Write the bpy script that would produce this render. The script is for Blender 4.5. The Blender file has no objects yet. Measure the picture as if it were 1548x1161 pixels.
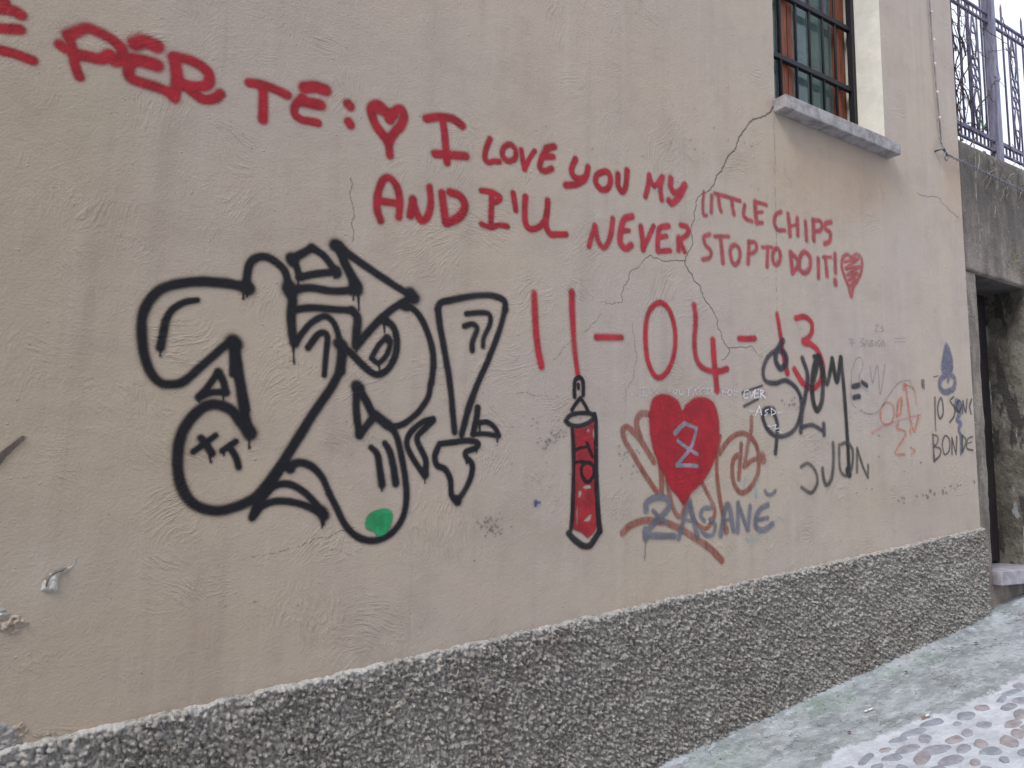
import bpy, math, random
import numpy as np
from mathutils import Matrix, Vector
random.seed(7); RNG = np.random.default_rng(7)
S = bpy.context.scene
COL = S.collection

# ---------------------------------------------------------------- camera
# metres; X along the wall (away), Y into the wall (wall face at y = 0), Z up, camera at eye level z = 0
F = 1200.0; PCX, PCY = 774.0, 580.5; D = 2.65
_b = -(F*F+1317000)/307.7; _a = 696.6+.058*_b
H = np.array([1891, 197.5, F]); U = np.array([_a, _b, F]); H /= np.linalg.norm(H); U /= np.linalg.norm(U)
U -= H*(U@H); U /= np.linalg.norm(U)
M = np.array([H, np.cross(U, H), U])
cd = bpy.data.cameras.new('camera'); cam = bpy.data.objects.new('camera', cd); COL.objects.link(cam)
cd.sensor_width = 36; cd.lens = F/1548*36; cd.clip_end = 500; cd.clip_start = .05
cam.matrix_world = Matrix([[M[i, 0], -M[i, 1], -M[i, 2], (0, -D, 0)[i]] for i in range(3)]+[[0, 0, 0, 1]])
S.camera = cam

# ---------------------------------------------------------------- sky and light
wd = bpy.data.worlds.new('World'); S.world = wd; wd.use_nodes = True
wn = wd.node_tree.nodes; wl = wd.node_tree.links
bg = wn['Background']; sk = wn.new('ShaderNodeTexSky'); sk.sky_type = 'NISHITA'; sk.sun_disc = False
SUN_EL, SUN_AZ = math.radians(46), math.radians(250)      # azimuth measured from +Y towards +X
sk.sun_elevation = SUN_EL; sk.sun_rotation = SUN_AZ; sk.dust_density = 3
mx = wn.new('ShaderNodeMix'); mx.data_type = 'RGBA'; mx.inputs['Factor'].default_value = .8
mx.inputs[7].default_value = (9.0, 9.4, 10.4, 1)            # overcast cloud white
wl.new(sk.outputs[0], mx.inputs[6]); wl.new(mx.outputs[2], bg.inputs[0]); bg.inputs[1].default_value = .125
sd = bpy.data.lights.new('sun', 'SUN'); sun = bpy.data.objects.new('sun', sd); COL.objects.link(sun)
sd.energy = 2.3; sd.angle = math.radians(22); sd.color = (1, .97, .93)
dv = Vector((math.sin(SUN_AZ)*math.cos(SUN_EL), math.cos(SUN_AZ)*math.cos(SUN_EL), math.sin(SUN_EL)))
sun.rotation_euler = dv.to_track_quat('Z', 'Y').to_euler(); sun.location = (-6, -4, 8)
S.render.engine = 'CYCLES'
S.cycles.transparent_max_bounces = 16; S.cycles.diffuse_bounces = 3; S.cycles.max_bounces = 8
vs = S.view_settings; vs.view_transform = 'Standard'; vs.look = 'None'; vs.gamma = 1; vs.exposure = .22
vs.use_curve_mapping = False

# ---------------------------------------------------------------- measuring helpers
def P(x, y, yy=0.0):
    "photo pixel -> (X, Z) on the plane Y = yy"
    d = M@np.array([x-PCX, y-PCY, F]); t = (D+yy)/d[1]; return d[0]*t, d[2]*t
def PA(p, yy=0.0):
    p = np.asarray(p, float); d = np.stack([p[:, 0]-PCX, p[:, 1]-PCY, np.full(len(p), F)], 1)@M.T
    t = (D+yy)/d[:, 1]; return np.stack([d[:, 0]*t, d[:, 2]*t], 1)
def proj(X, Y, Z):
    v = np.stack([X, Y+D, Z], -1)@M
    z = np.maximum(v[..., 2], .05)
    return v[..., 0]/z*F+PCX, v[..., 1]/z*F+PCY
GS = 0.15669; GZ = -1.5523
def gz(x): return GZ+GS*x
def G(x, y):
    d = M@np.array([x-PCX, y-PCY, F]); t = GZ/(d[2]-GS*d[0]); return d[0]*t, d[1]*t-D, d[2]*t

def hsh(i, j, s):
    n = (i.astype(np.int64)*374761393+j.astype(np.int64)*668265263+s*974711) & 0x7fffffff
    n = ((n ^ (n >> 13))*1274126177) & 0x7fffffff
    return ((n ^ (n >> 16)) & 0xffff)/65535.0
def vnoise(x, y, s=0):
    i = np.floor(x); j = np.floor(y); u = x-i; v = y-j; u = u*u*(3-2*u); v = v*v*(3-2*v)
    a = hsh(i, j, s); b = hsh(i+1, j, s); c = hsh(i, j+1, s); d = hsh(i+1, j+1, s)
    return (a*(1-u)+b*u)*(1-v)+(c*(1-u)+d*u)*v
def fbm(x, y, o=4, s=0):
    r = 0; a = .5
    for k in range(o): r = r+a*vnoise(x*2**k, y*2**k, s+k); a *= .5
    return r/(1-.5**o)
def worley(x, y, s=0):
    i = np.floor(x); j = np.floor(y); best = np.full(x.shape, 9.); val = np.zeros(x.shape)
    for a in (-1, 0, 1):
        for b in (-1, 0, 1):
            ci, cj = i+a, j+b
            dx = ci+hsh(ci, cj, s)-x; dy = cj+hsh(ci, cj, s+9)-y; d = dx*dx+dy*dy
            m = d < best; best = np.where(m, d, best); val = np.where(m, hsh(ci, cj, s+5), val)
    return np.sqrt(best), val
def sstep(a, b, x):
    t = np.clip((x-a)/(b-a), 0, 1); return t*t*(3-2*t)

# ---------------------------------------------------------------- object helpers
def lin(c): return tuple((v/255/12.92 if v/255 <= .04045 else ((v/255+.055)/1.055)**2.4) for v in c)
def link(name, me, mat=None, parent=None, label=None, smooth=False):
    o = bpy.data.objects.new(name, me); COL.objects.link(o)
    if mat is not None: me.materials.append(mat)
    if parent is not None: o.parent = parent; o.matrix_parent_inverse = parent.matrix_world.inverted()
    if label: o['label'] = label
    if smooth: me.polygons.foreach_set('use_smooth', [True]*len(me.polygons))
    return o
def thing(name, label, cat, loc=(0, 0, 0), group=None):
    o = bpy.data.objects.new(name, None); COL.objects.link(o); o.location = loc; o.empty_display_size = .2
    o['label'] = label; o['category'] = cat
    if group: o['group'] = group
    o.matrix_world = Matrix.Translation(loc)
    return o
def grid_mesh(name, V, nx, ny, mask=None):
    "V (ny*nx,3) row major"
    idx = np.arange(nx*ny).reshape(ny, nx)
    q = np.stack([idx[:-1, :-1], idx[:-1, 1:], idx[1:, 1:], idx[1:, :-1]], -1).reshape(-1, 4)
    if mask is not None: q = q[mask.reshape(-1)]
    used = np.unique(q); mp = np.full(nx*ny, -1); mp[used] = np.arange(len(used)); q = mp[q]; V = V[used]
    me = bpy.data.meshes.new(name)
    me.vertices.add(len(V)); me.vertices.foreach_set('co', V.astype(np.float32).ravel())
    me.loops.add(len(q)*4); me.loops.foreach_set('vertex_index', q.astype(np.int32).ravel())
    me.polygons.add(len(q)); me.polygons.foreach_set('loop_start', np.arange(0, len(q)*4, 4, dtype=np.int32))
    me.polygons.foreach_set('loop_total', np.full(len(q), 4, dtype=np.int32))
    me.update(calc_edges=True); me.validate()
    return me, used
class MB:
    def __init__(s): s.v = []; s.f = []
    def box(s, x0, x1, y0, y1, z0, z1, bev=0):
        n = len(s.v); b = bev
        if not b:
            s.v += [(x, y, z) for z in (z0, z1) for y in (y0, y1) for x in (x0, x1)]
            s.f += [tuple(n+i for i in f) for f in ((0, 2, 3, 1), (4, 5, 7, 6), (0, 1, 5, 4), (2, 6, 7, 3), (0, 4, 6, 2), (1, 3, 7, 5))]
            return
        import bmesh
        bm = bmesh.new(); bmesh.ops.create_cube(bm, size=1)
        for v in bm.verts: v.co = Vector(((x0+x1)/2+v.co.x*(x1-x0), (y0+y1)/2+v.co.y*(y1-y0), (z0+z1)/2+v.co.z*(z1-z0)))
        bmesh.ops.bevel(bm, geom=bm.edges[:], offset=b, segments=2, affect='EDGES', profile=.5)
        bm.verts.index_update()
        s.v += [tuple(v.co) for v in bm.verts]; s.f += [tuple(n+v.index for v in f.verts) for f in bm.faces]; bm.free()
    def tube(s, pts, r, n=8, cap=True):
        pts = [Vector(p) for p in pts]; rr = r if isinstance(r, (list, tuple)) else [r]*len(pts)
        base = len(s.v); up = None
        for i, p in enumerate(pts):
            t = (pts[min(i+1, len(pts)-1)]-pts[max(i-1, 0)]).normalized()
            if up is None: up = Vector((0, 0, 1)) if abs(t.z) < .9 else Vector((1, 0, 0))
            a = t.cross(up).normalized(); b = a.cross(t).normalized(); up = b
            for k in range(n):
                an = 2*math.pi*k/n; q = p+(a*math.cos(an)+b*math.sin(an))*rr[i]; s.v.append(tuple(q))
        for i in range(len(pts)-1):
            for k in range(n):
                a0 = base+i*n+k; a1 = base+i*n+(k+1) % n; s.f.append((a0, a1, a1+n, a0+n))
        if cap:
            s.f.append(tuple(base+k for k in range(n))[::-1]); s.f.append(tuple(base+(len(pts)-1)*n+k for k in range(n)))
    def build(s, name, mat, parent=None, label=None, smooth=False):
        me = bpy.data.meshes.new(name); me.from_pydata(s.v, [], s.f); me.update()
        return link(name, me, mat, parent, label, smooth)
def box(name, mat, parent, x0, x1, y0, y1, z0, z1, bev=0, label=None):
    m = MB(); m.box(x0, x1, y0, y1, z0, z1, bev); return m.build(name, mat, parent, label)

# ---------------------------------------------------------------- materials
def newmat(name):
    m = bpy.data.materials.new(name); m.use_nodes = True; nt = m.node_tree
    return m, nt, nt.nodes['Principled BSDF']
class N:
    "tiny node builder"
    def __init__(s, nt): s.nt = nt
    def n(s, t, **k):
        o = s.nt.nodes.new(t)
        for a, b in k.items(): setattr(o, a, b)
        return o
    def l(s, a, b): s.nt.links.new(a, b)
    def put(s, sock, v):
        if isinstance(v, bpy.types.NodeSocket): s.l(v, sock)
        else: sock.default_value = v
    def math(s, op, a, b=0.0, c=0.0, clamp=False):
        o = s.n('ShaderNodeMath', operation=op, use_clamp=clamp)
        for i, v in enumerate((a, b, c)): s.put(o.inputs[i], v)
        return o.outputs[0]
    def pos(s): return s.n('ShaderNodeNewGeometry').outputs['Position']
    def map(s, v, scale=(1, 1, 1), rot=(0, 0, 0), loc=(0, 0, 0)):
        o = s.n('ShaderNodeMapping'); s.l(v, o.inputs[0]); s.put(o.inputs['Scale'], scale); s.put(o.inputs['Rotation'], rot); s.put(o.inputs['Location'], loc)
        return o.outputs[0]
    def noise(s, v, sc, det=4, rough=.55, dist=0.0, col=False):
        o = s.n('ShaderNodeTexNoise'); s.l(v, o.inputs['Vector']); o.inputs['Scale'].default_value = sc
        o.inputs['Detail'].default_value = det; o.inputs['Roughness'].default_value = rough; o.inputs['Distortion'].default_value = dist
        return o.outputs['Color' if col else 'Fac']
    def ramp(s, f, a, b, lo=0.0, hi=1.0):
        o = s.n('ShaderNodeMapRange'); s.l(f, o.inputs[0]); o.interpolation_type = 'SMOOTHSTEP'
        for i, v in enumerate((a, b, lo, hi)): s.put(o.inputs[i+1], v)
        return o.outputs[0]
    def mix(s, f, a, b, blend='MIX'):
        o = s.n('ShaderNodeMix', data_type='RGBA', blend_type=blend); s.put(o.inputs[0], f)
        for i, v in ((6, a), (7, b)): s.put(o.inputs[i], v if isinstance(v, bpy.types.NodeSocket) else (*v[:3], 1))
        return o.outputs[2]
    def attr(s, name, what='Fac'): return s.n('ShaderNodeAttribute', attribute_name=name).outputs[what]
    def bump(s, h, strength=1.0, dist=.01, nrm=None):
        o = s.n('ShaderNodeBump'); s.put(o.inputs['Strength'], strength); o.inputs['Distance'].default_value = dist; s.l(h, o.inputs['Height'])
        if nrm: s.l(nrm, o.inputs['Normal'])
        return o.outputs[0]

def plaster_height(b):
    "brushed / trowelled plaster relief in metres; the same for the wall and for paint lying on it"
    p = b.pos()
    warp = b.noise(p, 2.3, 2, .5, col=True)
    wv = b.n('ShaderNodeVectorMath', operation='MULTIPLY_ADD'); b.l(warp, wv.inputs[0]); wv.inputs[1].default_value = (.40, .40, .40); b.l(p, wv.inputs[2])
    total = None
    for k, (sc, ang0, amp) in enumerate(((3.1, 0.3, .0029), (4.6, 1.4, .0025), (2.1, 2.5, .0023))):
        vo = b.n('ShaderNodeTexVoronoi'); b.l(b.map(wv.outputs[0], (1, 1, 1.1), loc=(k*3.7, 0, k*1.9)), vo.inputs['Vector']); vo.inputs['Scale'].default_value = sc
        sep = b.n('ShaderNodeSeparateColor'); b.l(vo.outputs['Color'], sep.inputs[0])
        ang = b.math('MULTIPLY_ADD', sep.outputs[0], 2.2, ang0)
        vr = b.n('ShaderNodeVectorRotate', rotation_type='Y_AXIS'); b.l(wv.outputs[0], vr.inputs['Vector']); b.l(ang, vr.inputs['Angle'])
        st = b.noise(b.map(vr.outputs[0], (14, 50, 96)), 1.0, 3, .6)
        st = b.ramp(st, .42, .70)
        edge = b.ramp(vo.outputs['Distance'], .55, .18)
        patch = b.ramp(b.noise(b.map(p, (1, 1, 1), loc=(k*5.1, 2, k*7.3)), 2.6, 4, .65), .44, .66)
        h = b.math('MULTIPLY', b.math('MULTIPLY', st, edge), b.math('MULTIPLY', patch, amp))
        total = h if total is None else b.math('ADD', total, h)
    fine = b.math('MULTIPLY', b.noise(p, 105, 5, .7), .0026)
    med = b.math('MULTIPLY', b.noise(p, 12, 3, .5), .0040)
    pits = b.math('MULTIPLY', b.ramp(b.noise(p, 55, 1, .3), .74, .82), .0022)
    h = b.math('ADD', b.math('ADD', total, fine), b.math('ADD', med, pits))
    return h

def mat_wall():
    m, nt, bs = newmat('beige_plaster'); b = N(nt); p = b.pos()
    base = lin((175, 163, 149))
    c = b.mix(b.ramp(b.noise(p, .8, 4, .6), .35, .7), base, lin((171, 161, 154)))
    c = b.mix(b.ramp(b.noise(p, 3.2, 5, .65), .45, .75, 0, .4), c, lin((154, 139, 122)))
    stk = b.noise(b.map(p, (9, 9, .55)), 1.0, 5, .62)
    c = b.mix(b.ramp(stk, .5, .8, 0, .26), c, lin((140, 129, 124)))
    stk2 = b.noise(b.map(p, (26, 26, 1.1), loc=(3, 1, 4)), 1.0, 4, .6)
    zz = b.n('ShaderNodeSeparateXYZ'); b.l(p, zz.inputs[0])
    c = b.mix(b.math('MULTIPLY', b.ramp(stk2, .56, .76, 0, .24), b.ramp(b.noise(p, 1.3, 2), .4, .6)), c, lin((140, 124, 115)))
    stk3 = b.noise(b.map(p, (14, 14, .8), loc=(9, 1, 2)), 1.0, 4, .6)
    c = b.mix(b.ramp(stk3, .52, .76, 0, .38), c, lin((184, 175, 169)))
    c = b.mix(b.ramp(b.noise(p, 42, 4, .7), .64, .8, 0, .22), c, lin((128, 112, 100)))
    c = b.mix(1.0, c, b.attr('stain_tone', 'Color'), 'MULTIPLY')
    nt.links.new(c, bs.inputs['Base Color']); bs.inputs['Roughness'].default_value = .82; bs.inputs['Specular IOR Level'].default_value = .3
    nt.links.new(b.bump(plaster_height(b), 1.0, 1.0), bs.inputs['Normal'])
    return m
def mat_paint(name, rgb, alpha=.96, grain=.35, rough=.55, var=.12, wear=0.0, plaster=True, streak=0.0):
    m, nt, bs = newmat(name); b = N(nt); p = b.pos()
    c0 = lin(rgb); dark = tuple(v*(1-var*2) for v in c0); lite = tuple(min(1, v*(1+var)+.01*var) for v in c0)
    c = b.mix(b.ramp(b.noise(p, 14, 4, .6), .35, .65), dark, lite)
    nt.links.new(c, bs.inputs['Base Color']); bs.inputs['Roughness'].default_value = rough; bs.inputs['Specular IOR Level'].default_value = .28
    if plaster: nt.links.new(b.bump(plaster_height(b), .8, 1.0), bs.inputs['Normal'])
    d = b.attr('paint_cover')
    g = b.math('SUBTRACT', b.noise(p, 420, 3, .7), .5)
    body = b.math('MULTIPLY', d, b.math('SUBTRACT', 1.0, d))        # grain acts on the soft edge
    a = b.math('ADD', d, b.math('MULTIPLY', b.math('MULTIPLY', body, 4.0), b.math('MULTIPLY', g, grain*2.4)))
    if wear:
        a = b.math('MULTIPLY', a, b.ramp(b.noise(p, 70, 5, .75), .5-.25*wear, .62-.1*wear, 1-wear, 1))
    if streak:
        a = b.math('MULTIPLY', a, b.ramp(b.noise(b.map(p, (60, 60, 6)), 1.0, 3, .6), .35, .6, 1-streak, 1))
    a = b.math('MULTIPLY', a, alpha, clamp=True)
    tr = b.n('ShaderNodeBsdfTransparent'); ms = b.n('ShaderNodeMixShader')
    nt.links.new(a, ms.inputs[0]); nt.links.new(tr.outputs[0], ms.inputs[1]); nt.links.new(bs.outputs[0], ms.inputs[2])
    nt.links.new(ms.outputs[0], nt.nodes['Material Output'].inputs[0])
    return m
def mat_simple(name, rgb, rgb2=None, sc=8, rough=.7, bump=0.0, bsc=60, metal=0, spec=.4, contrast=(.35, .65), stretch=(1, 1, 1)):
    m, nt, bs = newmat(name); b = N(nt); p = b.map(b.pos(), stretch)
    rgb2 = rgb2 or tuple(v*.8 for v in rgb)
    c = b.mix(b.ramp(b.noise(p, sc, 5, .65), *contrast), lin(rgb), lin(rgb2))
    nt.links.new(c, bs.inputs['Base Color']); bs.inputs['Roughness'].default_value = rough; bs.inputs['Metallic'].default_value = metal
    bs.inputs['Specular IOR Level'].default_value = spec
    if bump: nt.links.new(b.bump(b.noise(p, bsc, 4, .6), 1.0, bump), bs.inputs['Normal'])
    return m
def mat_roughcast():
    m, nt, bs = newmat('grey_roughcast'); b = N(nt); p = b.pos()
    c = b.mix(b.ramp(b.noise(p, 5, 5, .65), .35, .65), lin((106, 102, 98)), lin((134, 131, 128)))
    c = b.mix(b.ramp(b.noise(p, 90, 3, .7), .4, .62), c, lin((178, 175, 170)))
    c = b.mix(b.ramp(b.noise(p, 45, 3, .6), .56, .7, 0, .75), c, lin((66, 62, 60)))
    c = b.mix(b.ramp(b.noise(p, 2.2, 3, .6), .55, .75, 0, .5), c, lin((112, 98, 86)))
    c = b.mix(b.attr('lime'), c, lin((190, 190, 188)))
    nt.links.new(c, bs.inputs['Base Color']); bs.inputs['Roughness'].default_value = .75
    nt.links.new(b.bump(b.noise(p, 140, 4, .7), 1.0, .006), bs.inputs['Normal'])
    return m
def mat_ground():
    m, nt, bs = newmat('alley_ground'); b = N(nt); p = b.pos()
    apr = b.ramp(b.math('ADD', b.attr('apron_wash'), b.math('MULTIPLY', b.math('SUBTRACT', b.noise(p, 16, 6, .7), .5), .9)), .35, .65)
    cm = b.mix(b.ramp(b.noise(p, 7, 5, .65), .35, .7), lin((200, 205, 215)), lin((170, 175, 184)))
    cm = b.mix(b.ramp(b.noise(p, 60, 4, .7), .6, .75, 0, .5), cm, lin((150, 150, 154)))
    ca = b.mix(b.ramp(b.noise(b.map(p, (1, 2, 1)), 4, 6, .7), .38, .62), lin((170, 176, 181)), lin((130, 137, 141)))
    ca = b.mix(b.ramp(b.noise(b.map(p, (1.5, 3, 1), loc=(4, 4, 4)), 9, 5, .7), .52, .68, 0, .8), ca, lin((190, 197, 205)))
    ca = b.mix(b.ramp(b.noise(b.map(p, (1.5, 2, 1), loc=(1, 7, 4)), 5, 5, .7), .56, .72, 0, .6), ca, lin((138, 128, 124)))
    ca = b.mix(b.ramp(b.noise(b.map(p, (1, 2, 1), loc=(8, 2, 1)), 3.5, 5, .7), .58, .72, 0, .35), ca, lin((124, 136, 130)))
    ca = b.mix(b.ramp(b.noise(b.map(p, (1, 2.2, 1), loc=(2, 9, 1)), 70, 5, .8), .5, .7, 0, .55), ca, lin((104, 108, 112)))
    ca = b.mix(b.ramp(b.noise(b.map(p, (1, 2.2, 1), loc=(6, 9, 1)), 48, 5, .8), .56, .7, 0, .7), ca, lin((206, 210, 216)))
    vc = b.n('ShaderNodeTexVoronoi', feature='DISTANCE_TO_EDGE'); b.l(b.map(b.noise(p, 3, 4, .6, col=True), (.9, .9, 0)), vc.inputs['Vector']); vc.inputs['Scale'].default_value = 5
    ca = b.mix(b.ramp(vc.outputs['Distance'], .018, .004, 0, .7), ca, lin((84, 86, 88)))
    ca = b.mix(b.math('MULTIPLY', b.attr('moss'), b.ramp(b.noise(p, 30, 6, .75), .40, .62)), ca, lin((112, 138, 112)))
    ca = b.mix(b.ramp(b.noise(b.map(p, (1, 2.5, 1)), 34, 5, .75), .62, .72, 0, .7), ca, lin((84, 84, 84)))
    c = b.mix(apr, cm, ca)
    nt.links.new(c, bs.inputs['Base Color']); bs.inputs['Roughness'].default_value = .6
    h = b.math('ADD', b.math('MULTIPLY', b.noise(p, 22, 6, .72), .016), b.math('MULTIPLY', b.noise(p, 120, 3, .6), .0016))
    nt.links.new(b.bump(h, 1.0, 1.0), bs.inputs['Normal'])
    return m
def mat_oldwall():
    m, nt, bs = newmat('weathered_mortar'); b = N(nt); p = b.pos()
    c = b.mix(b.ramp(b.noise(b.map(p, (3, 3, 1)), 2.2, 6, .7), .35, .65), lin((146, 136, 126)), lin((98, 91, 86)))
    z = b.n('ShaderNodeSeparateXYZ'); b.l(p, z.inputs[0])
    c = b.mix(b.math('MULTIPLY', b.ramp(z.outputs[2], 1.35, 2.0), b.ramp(b.noise(b.map(p, (4, 4, 1.2), loc=(2, 1, 0)), 2.4, 5, .7), .3, .62, .25, .95)), c, lin((82, 78, 74)))
    c = b.mix(b.ramp(b.noise(b.map(p, (7, 7, .8)), 2, 5, .65), .55, .75, 0, .7), c, lin((92, 82, 76)))
    c = b.mix(b.ramp(b.noise(p, 34, 5, .75), .58, .7, 0, .7), c, lin((58, 55, 52)))
    c = b.mix(b.ramp(b.noise(b.map(p, (1, 1, 1), loc=(5, 5, 5)), 30, 4, .75), .62, .72, 0, .7), c, lin((176, 168, 160)))
    nt.links.new(c, bs.inputs['Base Color']); bs.inputs['Roughness'].default_value = .85
    h = b.math('ADD', b.math('MULTIPLY', b.noise(p, 9, 6, .7), .03), b.math('MULTIPLY', b.noise(p, 70, 4, .7), .006))
    nt.links.new(b.bump(h, 1.0, 1.0), bs.inputs['Normal'])
    return m
def mat_jamb():
    m, nt, bs = newmat('flaking_jamb_plaster'); b = N(nt); p = b.pos()
    c = b.mix(b.ramp(b.noise(p, 5, 6, .7), .38, .62), lin((128, 124, 116)), lin((92, 88, 80)))
    c = b.mix(b.ramp(b.noise(b.map(p, (1, 3, 1), loc=(1, 2, 3.3)), 3.2, 5, .6), .52, .57, 0, .9), c, lin((62, 62, 60)))
    c = b.mix(b.ramp(b.noise(b.map(p, (1, 3, 1), loc=(7, 2, 1.3)), 3.8, 5, .6), .57, .62, 0, .9), c, lin((166, 172, 174)))
    nt.links.new(c, bs.inputs['Base Color']); bs.inputs['Roughness'].default_value = .8
    nt.links.new(b.bump(b.noise(p, 12, 6, .7), 1.0, .03), bs.inputs['Normal'])
    return m

MW = mat_wall()
# ---------------------------------------------------------------- GROUND
def build_ground():
    xs = np.concatenate([np.arange(-14, -2, .5), np.arange(-2, 1.6, .1), np.arange(1.6, 6.4, .014), np.arange(6.4, 9, .1), np.arange(9, 34, .8)])
    ys = np.concatenate([np.arange(-16, -2.2, .4), np.arange(-2.2, .36, .014), np.arange(.36, 1, .1), np.arange(1, 14, .7)])
    X, Y = np.meshgrid(xs, ys)
    edge = -.50-.10*fbm(X*2.2, Y*0+3, 4, 3)-.09*(fbm(X*9, Y*9, 3, 4)-.5)+.03
    edge = edge+.06*np.sin(X*2.6)
    apr = sstep(-.006, .012, Y-edge)
    Z = gz(X)+.012*(fbm(X*3, Y*3, 4, 8)-.5)+.007*apr+.006*(fbm(X*22, Y*22, 3, 11)-.5)*apr
    Z += .03*sstep(-.12, .0, Y)*sstep(.4, .1, Y)                    # mortar fillet at the wall foot
    # hairline cracks in the apron
    moss = np.zeros(X.shape)
    for (px, py, r) in ((1270, 1062, .09), (1240, 1072, .09), (1345, 1020, .07), (1090, 1152, .10), (1400, 1000, .05)):
        gx, gy, _ = G(px, py); moss = np.maximum(moss, .8*np.exp(-(((X-gx)/(r*1.6))**2+((Y-gy)/r/.7)**2)))
    me, used = grid_mesh('ground', np.stack([X, Y, Z], -1).reshape(-1, 3), len(xs), len(ys))
    for nm, A in (('apron_wash', sstep(-.05, .05, Y-edge)), ('moss', moss)):
        at = me.attributes.new(nm, 'FLOAT', 'POINT'); at.data.foreach_set('value', A.reshape(-1)[used].astype(np.float32))
    o = link('ground', me, mat_ground(), smooth=True); o['kind'] = 'structure'
    return o
ground = build_ground()
def edge_y(x): 
    X = np.array([x]); return float((-.50-.10*fbm(X*2.2, X*0+3, 4, 3)+.03+.06*np.sin(X*2.6))[0])

stone_m = [mat_simple('cobble_stone_%s' % n, a, b_, 20, .65, .004, 90) for n, a, b_ in (('grey', (150, 151, 161), (126, 127, 138)), ('brown', (156, 151, 155), (130, 126, 130)), ('blue', (146, 152, 163), (122, 128, 138)))]
def stone_mesh(seed):
    "flat irregular setts, corners knocked off"
    r = random.Random(seed); k = r.choice((4, 5, 5, 6)); cor = []
    for i in range(k):
        a = 2*math.pi*(i+r.uniform(-.22, .22))/k+.5; cor.append(np.array([math.cos(a)*r.uniform(.8, 1.1), math.sin(a)*r.uniform(.7, 1.0)]))
    out = []
    for i in range(k):
        a, b_, c = cor[i-1], cor[i], cor[(i+1) % k]
        out += [b_+(a-b_)*.24, b_+(a-b_)*.08+(c-b_)*.08, b_+(c-b_)*.24, b_+(c-b_)*.5+np.array([r.uniform(-.05, .05), r.uniform(-.05, .05)])]
    n = len(out); v = []; f = []
    for (s_, z_) in ((1.04, -.25), (1.0, .03), (.93, .10), (.5, .12)):
        for q in out: v.append((q[0]*s_*.5, q[1]*s_*.5, z_+.035*(r.random()-.5)*(s_ < 1)))
    v.append((0, 0, .12))
    for i in range(3):
        for k_ in range(n): f.append((i*n+k_, i*n+(k_+1) % n, (i+1)*n+(k_+1) % n, (i+1)*n+k_))
    for k_ in range(n): f.append((3*n+k_, 3*n+(k_+1) % n, 4*n))
    me = bpy.data.meshes.new('cobblestone'); me.from_pydata(v, [], f); me.update()
    me.polygons.foreach_set('use_smooth', [True]*len(me.polygons))
    return me
SM = [stone_mesh(i) for i in range(16)]
for i, me in enumerate(SM): me.materials.append(stone_m[i % 3])
far = MB(); cnt = 0
for j in range(28):
    for i in range(76):
        x = 1.8+i*.119+(j % 2)*.058+random.uniform(-.022, .022); y = -.56-j*.079+random.uniform(-.014, .014)
        if y > edge_y(x)-.03 or random.random() < .09: continue
        u, v = proj(np.array(x), np.array(y), np.array(gz(x)))
        near = -60 < v < 1215 and 1150 < u < 1640
        w = random.choice((random.uniform(.06, .09), random.uniform(.10, .155), random.uniform(.10, .155))); ang = random.uniform(-.4, .4)+.15
        hh = random.uniform(.03, .05)
        sx, sy = w*random.uniform(.9, 1.2), min(w, .105)*random.uniform(.6, .95)
        zc = gz(x)+.0005+random.uniform(-.0035, .0015)
        zc += .012*(float(fbm(np.array([x*3]), np.array([y*3]), 4, 8)[0])-.5)
        if near and cnt < 300:
            o = bpy.data.objects.new('cobblestone', random.choice(SM)); COL.objects.link(o); o.parent = ground
            o.location = (x, y, zc); o.rotation_euler = (0, -math.atan(GS), ang); o.scale = (sx, sy, hh); cnt += 1
        else:
            n = len(far.v); mm = random.choice(SM); ca, sa = math.cos(ang), math.sin(ang)
            for q in mm.vertices:
                a_, b_, c_ = q.co.x*sx, q.co.y*sy, q.co.z*hh
                X_ = a_*ca-b_*sa; far.v.append((x+X_, y+a_*sa+b_*ca, zc+c_+GS*X_))
            for pl in mm.polygons: far.f.append(tuple(n+t for t in pl.vertices))
o = far.build('cobblestones_beyond', stone_m[0], ground, smooth=True); o['kind'] = 'stuff'

# ---------------------------------------------------------------- HOUSE
WX0, WX1 = P(1171, 145)[0], 4.345            # window opening
WZ0, WZ1 = 2.06, 3.75
HX0, HX1 = -3.2, 5.185; HZ1 = 5.6
house = thing('house', 'beige plastered house wall with red and black graffiti, barred window and grey roughcast plinth', 'house', (HX0, 0, gz(HX0)))
STAIN_TONES = [  # photo x, y, rx, ry, rgb multiplier for stains and paler or darker tones
    (0, 750, 420, 620, (.97, .955, .905)), (150, 1050, 400, 160, (.97, .95, .92)), (40, 300, 160, 330, (.97, .96, .93)),
    (1255, 262, 95, 70, (.93, .86, .78)), (1320, 290, 50, 45, (.95, .90, .84)), (1440, 275, 20, 60, (.95, .87, .80)),  # tan, darker patches below the sill and at the wall corner
    (700, 120, 420, 170, (1.0, .99, 1.0)), (560, 640, 420, 220, (1.0, .985, .965)), (1180, 430, 260, 150, (1.02, 1.02, 1.035)),
    (1000, 60, 120, 160, (.98, .965, .955)), (1430, 620, 60, 250, (1.03, 1.02, 1.02)), (1290, 780, 180, 80, (1.02, 1.02, 1.01)),
    (1420, 740, 70, 60, (.93, .92, .91)), (300, 950, 250, 60, (.98, .965, .94)), (75, 870, 50, 48, (1.08, 1.12, 1.15)), (10, 900, 60, 40, (1.04, 1.05, 1.05)), (1340, 760, 160, 30, (.96, .95, .94)), (860, 900, 260, 30, (1.02, 1.01, .99)), (900, 800, 120, 90, (.985, .98, .96)),
    (750, 30, 160, 60, (1.02, 1.02, 1.03)), (1180, 560, 300, 60, (1.01, 1.0, 1.0)), (150, 170, 120, 80, (.97, .98, .96))]
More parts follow.
